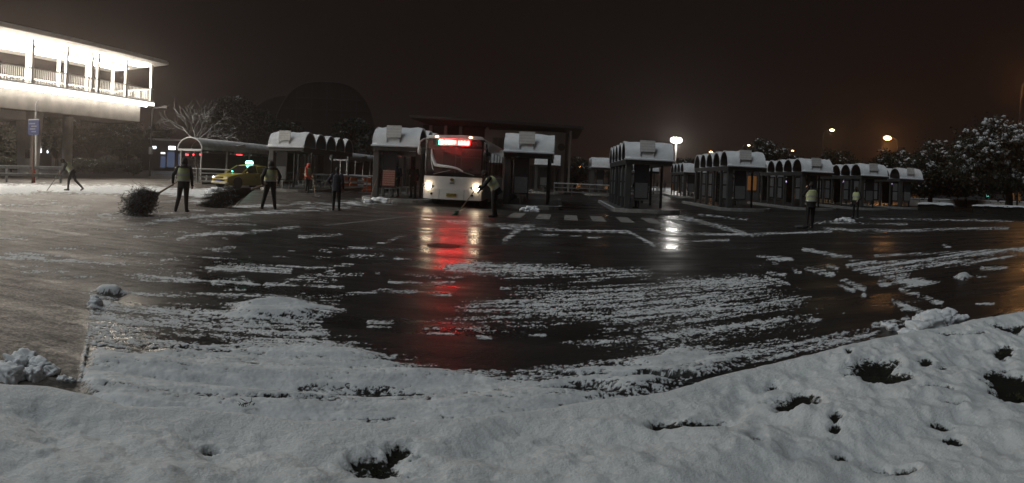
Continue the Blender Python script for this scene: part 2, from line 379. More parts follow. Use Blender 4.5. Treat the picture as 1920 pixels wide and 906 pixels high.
def gridfaces(nr, nc):
    i, j = np.mgrid[0:nr - 1, 0:nc - 1]; a = (i * nc + j).ravel(); return np.stack([a, a + nc, a + nc + 1, a + 1], 1)
def attr(o, name, vals):
    at = o.data.attributes.new(name, 'FLOAT', 'POINT'); at.data.foreach_set('value', np.asarray(vals, np.float32).ravel())

def yard_material():
    m = bpy.data.materials.new('wet_asphalt_with_snow'); m.use_nodes = True; N = m.node_tree.nodes; L = m.node_tree.links
    b = N['Principled BSDF']
    def noise(sc, det=4, vec=None, rough=.55):
        n = N.new('ShaderNodeTexNoise'); n.inputs['Scale'].default_value = sc; n.inputs['Detail'].default_value = det; n.inputs['Roughness'].default_value = rough
        L.new(vec if vec else t.outputs['Object'], n.inputs['Vector']); return n.outputs['Fac']
    def rng(x, a, b_, c, d):
        r = N.new('ShaderNodeMapRange'); [setattr(r.inputs[i + 1], 'default_value', v) for i, v in enumerate((a, b_, c, d))]; L.new(x, r.inputs[0]); return r.outputs[0]
    def mixc(f, c1, c2):
        x = N.new('ShaderNodeMix'); x.data_type = 'RGBA'; L.new(f, x.inputs[0])
        for i, c in ((6, c1), (7, c2)):
            if isinstance(c, tuple): x.inputs[i].default_value = (*c, 1)
            else: L.new(c, x.inputs[i])
        return x.outputs[2]
    def mixf(f, a, c):
        x = N.new('ShaderNodeMix'); L.new(f, x.inputs[0])
        for i, q in ((2, a), (3, c)):
            if isinstance(q, (int, float)): x.inputs[i].default_value = q
            else: L.new(q, x.inputs[i])
        return x.outputs[0]
    def math2(op, a, c):
        x = N.new('ShaderNodeMath'); x.operation = op
        for i, q in enumerate((a, c)):
            if isinstance(q, (int, float)): x.inputs[i].default_value = q
            else: L.new(q, x.inputs[i])
        return x.outputs[0]
    t = N.new('ShaderNodeTexCoord')
    mp = N.new('ShaderNodeMapping'); mp.inputs['Rotation'].default_value = (0, 0, -KA); mp.inputs['Scale'].default_value = (0.35, 1.6, 1); L.new(t.outputs['Object'], mp.inputs[0])
    a1 = N.new('ShaderNodeAttribute'); a1.attribute_name = 'snow'; a2 = N.new('ShaderNodeAttribute'); a2.attribute_name = 'slush'
    fine = noise(38, 5); streak = noise(1.3, 4, mp.outputs[0]); big = noise(0.35, 3)
    # tarmac: near black, wet, patchy wetness
    asp = mixc(rng(streak, .35, .7, 0, 1), (0.011, 0.011, 0.0105), (0.026, 0.025, 0.023))
    asp = mixc(rng(noise(160, 2), .55, .7, 0, .5), asp, (0.05, 0.05, 0.048))
    pud = noise(.55, 4, mp.outputs[0], .6)
    a3 = N.new('ShaderNodeAttribute'); a3.attribute_name = 'puddle'
    wet = math2('ADD', mixf(a3.outputs['Fac'], rng(pud, .40, .60, .25, .52), rng(pud, .40, .60, .10, .26)), math2('MULTIPLY', math2('SUBTRACT', fine, .5), .2))
    # slush: brown grey, dragged into streaks
    sl = mixc(rng(noise(3.2, 7, mp.outputs[0], .72), .38, .62, 0, 1), (0.060, 0.051, 0.045), (0.33, 0.285, 0.25))
    sl = mixc(rng(fine, .42, .62, 0, .7), sl, (0.085, 0.073, 0.064))
    sf = math2('MULTIPLY', a2.outputs['Fac'], rng(noise(1.1, 6, mp.outputs[0], .7), .36, .56, .45, 1.0))
    base = mixc(sf, asp, sl); rough = mixf(sf, wet, rng(fine, .35, .65, .48, .82))
    sn = rng(math2('ADD', a1.outputs['Fac'], math2('MULTIPLY', math2('SUBTRACT', noise(75, 5), .5), 1.0)), .20, .80, 0, 1)
    snc = mixc(rng(noise(5, 4), .35, .65, 0, 1), (0.56, 0.585, 0.60), (0.76, 0.785, 0.80))
    base = mixc(sn, base, snc); rough = mixf(sn, rough, .7)
    L.new(base, b.inputs['Base Color']); L.new(rough, b.inputs['Roughness'])
    L.new(mixf(sn, mixf(sf, .5, .34), .2), b.inputs['Specular IOR Level'])
    h = math2('ADD', math2('MULTIPLY', fine, .35), math2('MULTIPLY', noise(7, 6, None, .65), 1.3))
    h = math2('ADD', h, math2('MULTIPLY', sn, 1.2))
    bp = N.new('ShaderNodeBump'); bp.inputs['Distance'].default_value = 0.012
    L.new(mixf(sn, mixf(sf, rng(pud, .42, .6, .28, .62), .9), .8), bp.inputs['Strength']); L.new(h, bp.inputs['Height']); L.new(bp.outputs[0], b.inputs['Normal'])
    return m

def build_yard():
    az = np.linspace(D2R(-62), D2R(62), 1120)
    dv = np.concatenate([np.linspace(4, 24, 26), np.linspace(24.8, 130, 150), np.linspace(131.2, 520, 330), np.linspace(530, 900, 12)])
    r = EYE * F / dv
    A, R = np.meshgrid(az, r); X = R * np.sin(A); Y = R * np.cos(A)
    px, py = to_px(X, Y, np.zeros_like(X))
    al = X * KT[0] + Y * KT[1]; ac = X * KN[0] + Y * KN[1]
    pu = look(puddle, px, py); cv = look(cover, px, py); th = look(thick, px, py); sh = look(slush, px, py)
    far = np.clip((R - 5) / 20, 0, 1)
    st = fbm(al * .6, ac * 9.0, 4, 3) * .55 + fbm(al * 5, ac * 16, 3, 9) * .45
    fi = fbm(X * 24, Y * 24, 3, 21)
    sw = ac + .10 * (fbm(al * .25, ac * .3, 2, 61) - .5); arcs = vnoise(sw * 16, al * .22, 91) * .6 + vnoise(sw * 41, al * .5, 92) * .4
    nz = (st - .5) * 1.1 + (arcs - .5) * .62 + (fbm(al * 2.2, ac * 14, 3, 88) - .5) * .5 + (fi - .5) * .9 * (1 - far) + (fbm(X * 70, Y * 70, 2, 71) - .5) * 1.0 * (1 - far)
    s = sstep(.30, .82, cv + nz * np.where(cv > .05, 1, .3) * np.where(cv > .85, .7, 1.15))
    s = np.where(cv < .03, 0, s)
    ridge = fbm(al * .35, ac * 3.4, 3, 33)
    Z = s * s * (0.002 + .009 * fi) + sstep(.30, .85, cv + (st - .5) * .5) * th * (.035 * (.3 + fbm(al * 2, ac * 5, 4, 5)) + .11 * (ridge - .42)) + .004 * (fbm(X * .8, Y * .8, 2, 44) - .5) * 0
    Z += sh * (.022 * (fbm(al * 1.2, ac * 4, 4, 14) - .3).clip(0) + .012 * (fbm(X * 9, Y * 9, 3, 18) - .3).clip(0)) * np.clip((R - 2) / 2, 0, 1)
    o = npmesh('yard', np.stack([X, Y, Z.clip(0)], 2).reshape(-1, 3), gridfaces(*X.shape)[:, ::-1], yard_material(), smooth=True)
    attr(o, 'snow', s); attr(o, 'slush', sh); attr(o, 'puddle', pu)
    return structure(o)
yard = build_yard()
# the land round about the yard
gm = MB().box((-700, -300, -.35), (700, 900, -.06)).build('ground', mat('dark_ground', (0.035, 0.034, 0.032), .8, var=.4, scale=.3)); structure(gm)

# ------------------------------------------------------------------ the snow bank on the verge in front of the camera
EDGE = [(-160, 690), (0, 714), (100, 720), (190, 735), (240, 752), (350, 752), (450, 764), (560, 778), (650, 777), (720, 788), (800, 780), (900, 772), (1000, 760), (1100, 745), (1180, 736),
        (1250, 724), (1330, 700), (1450, 676), (1560, 650), (1640, 634), (1700, 622), (1800, 603), (1920, 583), (2060, 562)]
HOLES = [(715, 872, 52, 26), (740, 850, 28, 14), (1240, 808, 22, 10), (1300, 806, 44, 10), (1335, 800, 30, 8), (1420, 840, 15, 10), (1478, 762, 34, 14), (1510, 760, 26, 10), (1500, 750, 20, 10),
         (1640, 703, 42, 17), (1675, 722, 26, 11), (1640, 715, 26, 14), (1890, 722, 36, 20), (1910, 740, 30, 12), (1882, 658, 15, 14), (1895, 615, 28, 6), (1820, 628, 50, 2.4), (1760, 742, 22, 4),
         (400, 835, 15, 6), (1790, 765, 22, 3), (1775, 800, 22, 4), (1790, 826, 14, 6), (1567, 797, 9, 5), (1565, 814, 8, 5), (1700, 876, 22, 7), (1580, 856, 12, 6), (1592, 680, 6, 6), (1650, 868, 14, 5),
         (1768, 696, 10, 6), (465, 760, 14, 4), (1450, 725, 14, 8), (1740, 690, 14, 6)]
def build_verge():
    e = np.array([[(p := G(x, y, .15)).x * KT[0] + p.y * KT[1], p.x * KN[0] + p.y * KN[1]] for x, y in EDGE])
    sl = (e[-1, 1] - e[-4, 1]) / (e[-1, 0] - e[-4, 0])
    e = np.vstack([[e[0, 0] - 40, e[0, 1]], e, [e[-1, 0] + 60, e[-1, 1] + sl * 0.2 * 60]])
    s = np.concatenate([np.linspace(-34, -5.2, 60), np.linspace(-5.18, 9.5, 1180), np.linspace(9.6, 60, 90)])
    q = np.concatenate([np.linspace(-.16, .5, 62), np.linspace(.51, 2.5, 150), np.linspace(2.55, 13, 30)])
    we = np.interp(s, e[:, 0], e[:, 1]); we = we + .05 * (fbm(s * 2.2, s * 0 + 3, 3, 7) - .5) + .022 * (fbm(s * 9, s * 0, 2, 8) - .5)
    S, Q = np.meshgrid(s, q); Wd = we[None, :] - Q
    X = S * KT[0] + Wd * KN[0]; Y = S * KT[1] + Wd * KN[1]
    prof = sstep(-.13, .17, Q) ** .75
    lump = .17 * (fbm(S * 1.0, Wd * 1.3, 3, 2) - .5) + .095 * (fbm(S * 3.1 + Wd, Wd * 3.4, 3, 6) - .5)
    right = sstep(1.5, 5, S)
    lump += (.045 * (fbm((S + Wd) * 3.0, (S - Wd) * 9.0, 3, 12) - .5)) * (.25 + .9 * right)
    lump += .022 * (fbm(S * 8, Wd * 8, 3, 16) - .5) + .014 * (fbm(S * 22, Wd * 22, 2, 15) - .5)
    px, py = to_px(X, Y, np.full_like(X, .15))
    hole = np.zeros_like(X); wob = fbm(S * 6, Wd * 7, 5, 19, .68)
    for cx, cy, rx, ry in HOLES:
        d = np.hypot((px - cx) / rx, (py - cy) / ry) + (wob - .5) * 2.6
        hole = np.maximum(hole, sstep(1.7, .6, d))
    dent = np.zeros_like(X)                                  # old footprints
    rr = np.random.default_rng(5)
    for _ in range(46):
        a, w_ = rr.uniform(-3.5, 8), rr.uniform(.35, 2.3); k = np.interp(a, s, we) - w_; th = rr.uniform(0, 3.1)
        dx, dy = S - a, Wd - k; u_ = dx * math.cos(th) + dy * math.sin(th); v_ = -dx * math.sin(th) + dy * math.cos(th)
        dent += rr.uniform(.3, 1) * np.exp(-(u_ / .13) ** 2 - (v_ / .065) ** 2)
    Z = .03 + prof * (.15 + lump * sstep(-.05, .5, Q)) - .035 * dent.clip(0, 1.2) * prof
    Z = np.where(Q < -.12, -.01, Z)
    Z = Z - hole * np.clip(Z - .03, 0, .055) * (.7 + .6 * wob)
    m = bpy.data.materials.new('snow_over_dark_grass'); m.use_nodes = True; N = m.node_tree.nodes; L = m.node_tree.links; b = N['Principled BSDF']
    at = N.new('ShaderNodeAttribute'); at.attribute_name = 'snow'; t = N.new('ShaderNodeTexCoord')
    n = N.new('ShaderNodeTexNoise'); n.inputs['Scale'].default_value = 45; n.inputs['Detail'].default_value = 5; L.new(t.outputs['Object'], n.inputs['Vector'])
    ad = N.new('ShaderNodeMath'); ad.operation = 'MULTIPLY_ADD'; ad.inputs[1].default_value = 1.3; L.new(n.outputs['Fac'], ad.inputs[0]); 
    sb = N.new('ShaderNodeMath'); sb.operation = 'SUBTRACT'; sb.inputs[1].default_value = .65; L.new(at.outputs['Fac'], sb.inputs[0]); L.new(sb.outputs[0], ad.inputs[2])
    r = N.new('ShaderNodeMapRange'); r.inputs[1].default_value = .3; r.inputs[2].default_value = .62; L.new(ad.outputs[0], r.inputs[0])
    n3 = N.new('ShaderNodeTexNoise'); n3.inputs['Scale'].default_value = 2.3; n3.inputs['Detail'].default_value = 4; L.new(t.outputs['Object'], n3.inputs['Vector'])
    sc_ = N.new('ShaderNodeMix'); sc_.data_type = 'RGBA'; L.new(n3.outputs['Fac'], sc_.inputs[0]); sc_.inputs[6].default_value = (0.66, 0.70, 0.715, 1); sc_.inputs[7].default_value = (0.80, 0.815, 0.82, 1)
    mx = N.new('ShaderNodeMix'); mx.data_type = 'RGBA'; L.new(r.outputs[0], mx.inputs[0]); mx.inputs[6].default_value = (0.016, 0.016, 0.011, 1); L.new(sc_.outputs[2], mx.inputs[7])
    L.new(mx.outputs[2], b.inputs['Base Color']); b.inputs['Roughness'].default_value = .75; b.inputs['Specular IOR Level'].default_value = .2
    bp = N.new('ShaderNodeBump'); bp.inputs['Strength'].default_value = .8; bp.inputs['Distance'].default_value = .02
    n2 = N.new('ShaderNodeTexNoise'); n2.inputs['Scale'].default_value = 42; n2.inputs['Detail'].default_value = 8; n2.inputs['Roughness'].default_value = .68; L.new(t.outputs['Object'], n2.inputs['Vector']); L.new(n2.outputs['Fac'], bp.inputs['Height']); L.new(bp.outputs[0], b.inputs['Normal'])
    o = npmesh('verge', np.stack([X, Y, Z], 2).reshape(-1, 3), gridfaces(*X.shape), m, smooth=True)
    attr(o, 'snow', 1 - hole)
    return structure(o)
verge = build_verge()
def grass_tufts():
    rr = random.Random(3); mb = MB()
    for cx, cy, rx, ry in HOLES:
        for _ in range(int(4 + rx * ry * .05)):
            a = rr.uniform(0, 6.28); q = rr.random() ** .5; c = G(cx + rx * q * math.cos(a) * .9, cy + ry * q * math.sin(a) * .9, .09)
            for _ in range(4):
                d = Vector((rr.uniform(-1, 1), rr.uniform(-1, 1), rr.uniform(.05, .55))) * rr.uniform(.02, .06); b = c + Vector((rr.uniform(-.02, .02), rr.uniform(-.02, .02), 0)); w = Vector((-d.y, d.x, 0)).normalized() * .0022
                mb.add([b - w, b + w, b + d * .6 + w * .8 + Vector((0, 0, .006)), b + d], [(0, 1, 2, 3)])
    o = mb.build('grass', mat('winter_grass', (.055, .052, .022), .8, var=.5, scale=30)); o['kind'] = 'stuff'; tag(o, 'flattened winter grass showing in the melted holes of the snow bank', 'grass')
grass_tufts()

# ------------------------------------------------------------------ shovelled snow
def snow_pile(label, lumps, rough=.42, group=None):
    bm = bmesh.new()
    for (x, y, z, r, sq) in lumps:
        k = bmesh.ops.create_icosphere(bm, subdivisions=4, radius=1)['verts']; o = Vector((random.random() * 90, random.random() * 90, 0))
        for v in k:
            p = v.co.copy(); p = Vector([math.copysign(abs(c_) ** .62, c_) for c_ in p]); d = .9 + rough * .8 * (1.3 * mnoise.fractal(p * 1.1 + o, .8, 2.2, 6) + .6 * abs(mnoise.noise(p * 2.1 - o)))
            v.co = Vector((x + p.x * r * d, y + p.y * r * d, z + p.z * r * sq * d))
    me = bpy.data.meshes.new('snow_pile'); bm.to_mesh(me); bm.free(); me.polygons.foreach_set('use_smooth', [True] * len(me.polygons)); me.materials.append(SNOW)
    o = bpy.data.objects.new('snow_pile', me); COL.objects.link(o); return tag(o, label, 'snow pile', group)
def pile_at(label, pxs, r, sq=.7):
    L = []
    for (x, y, k) in pxs:
        p = G(x, y); L.append((p.x, p.y, r * k * sq * .35, r * k, sq))
    return snow_pile(label, L)
pile_at('heap of broken snow slabs at the kerb by the tyre tracks', [(1700, 632, .55), (1722, 622, .8), (1745, 614, 1.0), (1768, 606, .9), (1790, 604, .6), (1730, 608, .7), (1752, 600, .8), (1775, 596, .7), (1672, 618, .45), (1660, 612, .3), (1805, 600, .4)], .15, .75)
pile_at('heap of rounded snow clods beside the brown slush', [(8, 700, .8), (30, 690, 1.0), (52, 680, .9), (72, 695, .9), (95, 702, .6), (20, 712, 1.0), (60, 710, .8), (118, 716, .4), (134, 716, .3), (40, 675, .6)], .088, .8)
pile_at('small heap of shovelled snow below the shelter left of the bus', [(690, 380, .7), (705, 380, 1), (718, 381, 1.1), (728, 381, .7)], .30, .55)
pile_at('small heap of swept snow on the zebra crossing', [(983, 396, .7), (994, 396, 1), (1004, 397, .7)], .27, .6)
pile_at('low heap of snow in front of the taxi', [(397, 359, .8), (406, 358.5, 1), (415, 359, .9)], .42, .35)
pile_at('low heap of snow before the far right shelters', [(1572, 415, .7), (1584, 415, 1), (1596, 416, .6)], .26, .5)
pile_at('clod of snow by the edge of the broken snow field', [(180, 573, 1), (176, 562, .6)], .07, .8)

# ------------------------------------------------------------------ painted markings, manhole
PHI = D2R(4); U = Vector((math.sin(PHI), math.cos(PHI), 0)); V = Vector((math.cos(PHI), -math.sin(PHI), 0))
PAINT = mat('road_paint', (0.27, 0.27, 0.26), .45, var=.5, scale=2.5)
def strip(name, c, ln, wd, ang, m=PAINT, z=.0045):
    o = MB().sheet([[(-wd / 2, -ln / 2, 0), (wd / 2, -ln / 2, 0)], [(-wd / 2, ln / 2, 0), (wd / 2, ln / 2, 0)]]).build(name, m)
    o.location = (c[0], c[1], z); o.rotation_euler = (0, 0, ang); return structure(o)
for k in range(8):
    p = Vector((.25, 23.6, 0)) + V * (k * 1.02); strip('crosswalk_stripe', p, 3.0, .5, -PHI - .02)
for (a, b) in [((610, 423), (800, 402)), ((600, 401), (880, 409)), ((1290, 396), (1545, 408))]:
    A, B = G(*a), G(*b); d = B - A; strip('painted_line', (A + B) / 2, d.length, .12, math.atan2(-d.x, d.y))
mh = thing('manhole_cover', 'round iron manhole cover in the red reflection of the bus sign', 'manhole cover', G(832, 461))
MB().lathe([(.34, 0), (.34, .012), (.30, .012), (.30, .004)], 28).build('rim', mat('cast_iron', (.03, .03, .03), .55, .6), mh)
MB().lathe([(.295, 0), (.295, .010), (.05, .011)], 28).build('lid', MATS['cast_iron'], mh)
# ================================================================== FOOTBRIDGE STATION (left)
def build_bridge():
    B0 = Vector((-30.3, 46.6, 0))                        # right-hand far corner of the floor slab (its end)
    ang = -D2R(3.5); T = thing('lit_footbridge', 'elevated white walkway with brightly lit roof and railing on concrete piers', 'footbridge', B0, ang)
    Lb, Wd, FZ = 40.0, 4.9, 6.65                         # runs toward the camera side (local -y), x from -Wd to 0
    WH = mat('bridge_white', (0.74, 0.73, 0.70), .5, var=.14, scale=.6, bump=.05)
    MB().box((-Wd, -Lb, FZ - .38), (0, 0, FZ)).build('floor_slab', WH, T, bevel=.04)
    MB().box((-Wd + .5, -Lb, FZ - 1.85), (-.55, -1.3, FZ - .36)).build('girder', CONC, T, bevel=.05)
    MB().box((-.16, -Lb, FZ + .001), (-.02, -.02, FZ + .10)).build('snow_edge', SNOW, T)
    # roof: thin slab, gently sloping soffit, metal fascia
    m = MB(); m.prism([(-Wd - .8, 9.75), (.85, 10.05), (.85, 10.3), (-Wd - .8, 10.12)], Matrix.Rotation(PI / 2, 4, 'X') @ Matrix.Translation((0, 0, -.75)), Lb)
    roof = m.build('roof', WH, T)
    m = MB(); m.prism([(-Wd - .7, 10.13), (.75, 10.305), (.75, 10.40), (-Wd - .7, 10.26)], Matrix.Rotation(PI / 2, 4, 'X') @ Matrix.Translation((0, 0, -.68)), Lb - .1)
    m.build('roof_snow', SNOW, roof)
    LM = emitm('ceiling_light', (1.0, .90, .77), 40.0)  # panels made wide enough to stand in for glare on the soffit
    for k in range(15):
        y = -1.3 - k * 2.65
        for x in (-3.7, -1.1):
            o = MB().box((x - .62, y - 1.2, -.07), (x + .62, y + 1.2, 0)).build('ceiling_light', LM, T); z = 9.75 + (x + Wd + .8) / (Wd + 1.65) * .3
            o.location = (0, 0, z - .01)
    for k in range(13): MB().box((-.16, -1.0 - k * 3.0 - 2.9, FZ - .46), (-.06, -1.0 - k * 3.0, FZ - .381)).build('girder_fill_strip', emitm('girder_fill', (1.0, .90, .77), 22.0), T)  # strips added under the slab edge to brighten the girder
    for k in range(13): MB().box((.001, -.05 - k * 3.0 - 2.96, FZ - .34), (.035, -.05 - k * 3.0, FZ - .03)).build('glowing_slab_edge', emitm('slab_edge_glow', (1.0, .95, .88), 2.2), T)  # slab edge face given its own glow to read as brightly lit
    # posts and railing
    post = None
    for k in range(12):
        y = -.35 - k * 3.55
        for x in (-.2, -Wd + .2):
            if post is None: post = MB().box((-.11, -.11, 0), (.11, .11, 3.2)).build('post', WH, T)
            p = post if (k == 0 and x == -.2) else inst(post, parent=T)
            p.location = (x, y, FZ); p.scale = (1, 1, .995 + .02 * (x > -1) if True else 1)
    for k in (2, 5, 8): 
        p = inst(post, parent=T); p.location = (-.2, -.35 - k * 3.55 - .75, FZ)
    for x in (-.12, -Wd + .12):
        MB().box((x - .035, -Lb, FZ + 1.12), (x + .035, -.1, FZ + 1.2)).build('handrail', WH, T)
        MB().box((x - .025, -Lb, FZ + .16), (x + .025, -.1, FZ + .21)).build('bottom_rail', WH, T)
    MB().box((-Wd + .1, -.14, FZ + 1.12), (-.1, -.07, FZ + 1.2)).build('handrail', WH, T)
    MB().box((-Wd + .1, -.13, FZ + .16), (-.1, -.08, FZ + .21)).build('bottom_rail', WH, T)
    bal = MB().box((-.018, -.018, .2), (.018, .018, 1.14)).build('baluster', WH, T); bal.location = (-.12, -.3, FZ)
    for k in range(1, 160): inst(bal, parent=T, loc=(-.12, -.3 - k * .19, FZ))
    for k in range(90): inst(bal, parent=T, loc=(-Wd + .12, -.3 - k * .33, FZ))
    for k in range(24): inst(bal, parent=T, loc=(-.3 - k * .19, -.105, FZ))
    # piers: flared front pier, slimmer second column, stair soffit slab
    pa = W(55, 41.0); inv = T.matrix_basis.inverted()
    l = inv @ pa; l.y = -12.9; l.x = -2.1
    m = MB(); w0, w1 = .68, .96
    m.add([(l.x - w0, l.y - .5, 0), (l.x + w0, l.y - .5, 0), (l.x + w0, l.y + .5, 0), (l.x - w0, l.y + .5, 0),
           (l.x - w1, l.y - .6, FZ - 1.84), (l.x + w1, l.y - .6, FZ - 1.84), (l.x + w1, l.y + .6, FZ - 1.84), (l.x - w1, l.y + .6, FZ - 1.84)],
          [(0, 3, 2, 1), (4, 5, 6, 7), (0, 1, 5, 4), (1, 2, 6, 5), (2, 3, 7, 6), (3, 0, 4, 7)])
    m.build('flared_pier', mat('pier_concrete', (.74, .72, .69), .7, var=.3, scale=.8, bump=.2), T, bevel=.06)
    mb = MB().box((l.x + .35, l.y - .66, 1.35), (l.x + .75, l.y - .5, 2.0)).build('junction_box', DARKM, T)
    lb = inv @ W(128, 53.0)
    MB().lathe([(.42, 0), (.42, FZ - 1.84)], 24, (-2.4, -8.4, 0)).build('round_pier', MATS['pier_concrete'], T, smooth=True)
    MB().tube([inv @ Wz(68, 335, 37.2), inv @ Wz(68, 195, 37.2), inv @ Wz(72, 189, 37.2)], .07).build('downpipe', WHITEP, T)
    MB().add
    m = MB(); a = Vector((-Wd + .3, l.y - 1.5, FZ - 1.9)); m.box((-Wd + .4, l.y - 9, FZ - 2.5), (-1.2, l.y - 1.2, FZ - 1.86)); m.build('stair_slab', WH, T)
    return T
bridge = build_bridge()

# ================================================================== BUS SHELTERS
VR, EAVE, BAY, SW = .875, 2.42, 1.75, 2.15       # vault radius, eave height, bay length, width across
SHGREY = mat('shelter_grey', (.095, .095, .093), .5, .2, var=.25, scale=2)
SHUND = mat('vault_sheet', (.075, .075, .078), .35, var=.2)
BOARDD = mat('dark_board', (.03, .03, .033), .25, var=.2)
POSTER = [printed('poster_pale', (.22, .22, .215), (.05, .05, .06), 14, .5, scale=2.2), printed('poster_red', (.28, .06, .04), (.38, .26, .22), 7, .45, scale=1.4, heavy=.4),
          printed('poster_orange', (.42, .15, .05), (.12, .05, .03), 9, .5, scale=1.6), printed('poster_grey', (.10, .105, .11), (.22, .22, .22), 16, .5, scale=2)]
SIGNM = printed('route_sign', (.66, .66, .64), (.40, .39, .41), 4, .53, scale=2.4, heavy=.55)
PANE = glass('shelter_glass', (.75, .8, .8), .72)
def vault_mesh(r0, r1, x0, x1, n=16, fill=0, wob=0.0, seed=0):
    """half barrel along local x, spanning y in [-r, r]"""
    m = MB(); st = 9 if wob else 2; rnd = random.Random(seed)
    for r, flip in ((r1, 0), (r0, 1)):
        rows = []
        for i in range(n + 1):
            a = PI * i / n; row = []
            for j in range(st):
                x = x0 + (x1 - x0) * j / (st - 1); k = r + (wob * mnoise.noise(Vector((x * 2.3 + seed * 7, a * 2.6, seed))) * math.sin(a) if (wob and not flip) else 0)
                row.append((x, -k * math.cos(a), k * math.sin(a)))
            rows.append(row if not flip else row[::-1])
        m.sheet(rows)
    for x in (x0, x1):
        for i in range(n):
            a, b = PI * i / n, PI * (i + 1) / n
            q = [(x, -r0 * math.cos(a), r0 * math.sin(a)), (x, -r1 * math.cos(a), r1 * math.sin(a)), (x, -r1 * math.cos(b), r1 * math.sin(b)), (x, -r0 * math.cos(b), r0 * math.sin(b))]
            m.add(q, [(0, 1, 2, 3) if x == x0 else (3, 2, 1, 0)])
    return m
ISL_MAT = mat('island_paving', (.10, .10, .098), .35, var=.35, scale=1.4, bump=.2)
KERB = topsnow('kerb_with_snow', (.30, .295, .28), .7, .3, .9, snow=(.45, .46, .46), nz=.5, nsc=3)
def island(p, ln, wd, back=1.5):
    """raised platform with a rounded nose, p = its front left corner"""
    n = 7; pts = [(-.55, back + ln), (-.55, .2)]
    for i in range(1, n): a = PI * i / n; pts.append((wd / 2 - (wd / 2 + .55) * math.cos(a), .2 - .75 * math.sin(a)))
    pts += [(wd + .55, .2), (wd + .55, back + ln)]
    o = MB().prism(pts, Matrix(), .15).build('traffic_island', ISL_MAT); o.location = (p.x, p.y, 0); o.rotation_euler = (0, 0, -PHI); structure(o)
    k = MB(); ring = pts[::-1]; inner = []
    c = Vector((wd / 2, ln / 2))
    rows = [[], []]
    for q in pts:
        d = Vector((q[0] - c.x, (q[1] - c.y) * .35)); d = Vector((math.copysign(min(abs(d.x), 1), d.x), 0)) if q[1] > .1 else (Vector(q) - Vector((wd / 2, .4))).normalized()
        rows[0].append((q[0] + d.x * .02, q[1] + d.y * .02, 0)); rows[1].append((q[0] - d.x * .14, q[1] - d.y * .14, 0))
    outer, inn = rows; vs = []; fs = []
    for a, b in zip(outer, inn): vs += [(a[0], a[1], 0), (a[0], a[1], .17), (b[0], b[1], .17)]
    for i in range(len(outer) - 1):
        b0 = i * 3; fs += [(b0, b0 + 3, b0 + 4, b0 + 1), (b0 + 1, b0 + 4, b0 + 5, b0 + 2)]
    k.add(vs, fs); k.build('kerb', KERB, o)
    return o
SHN = [0]
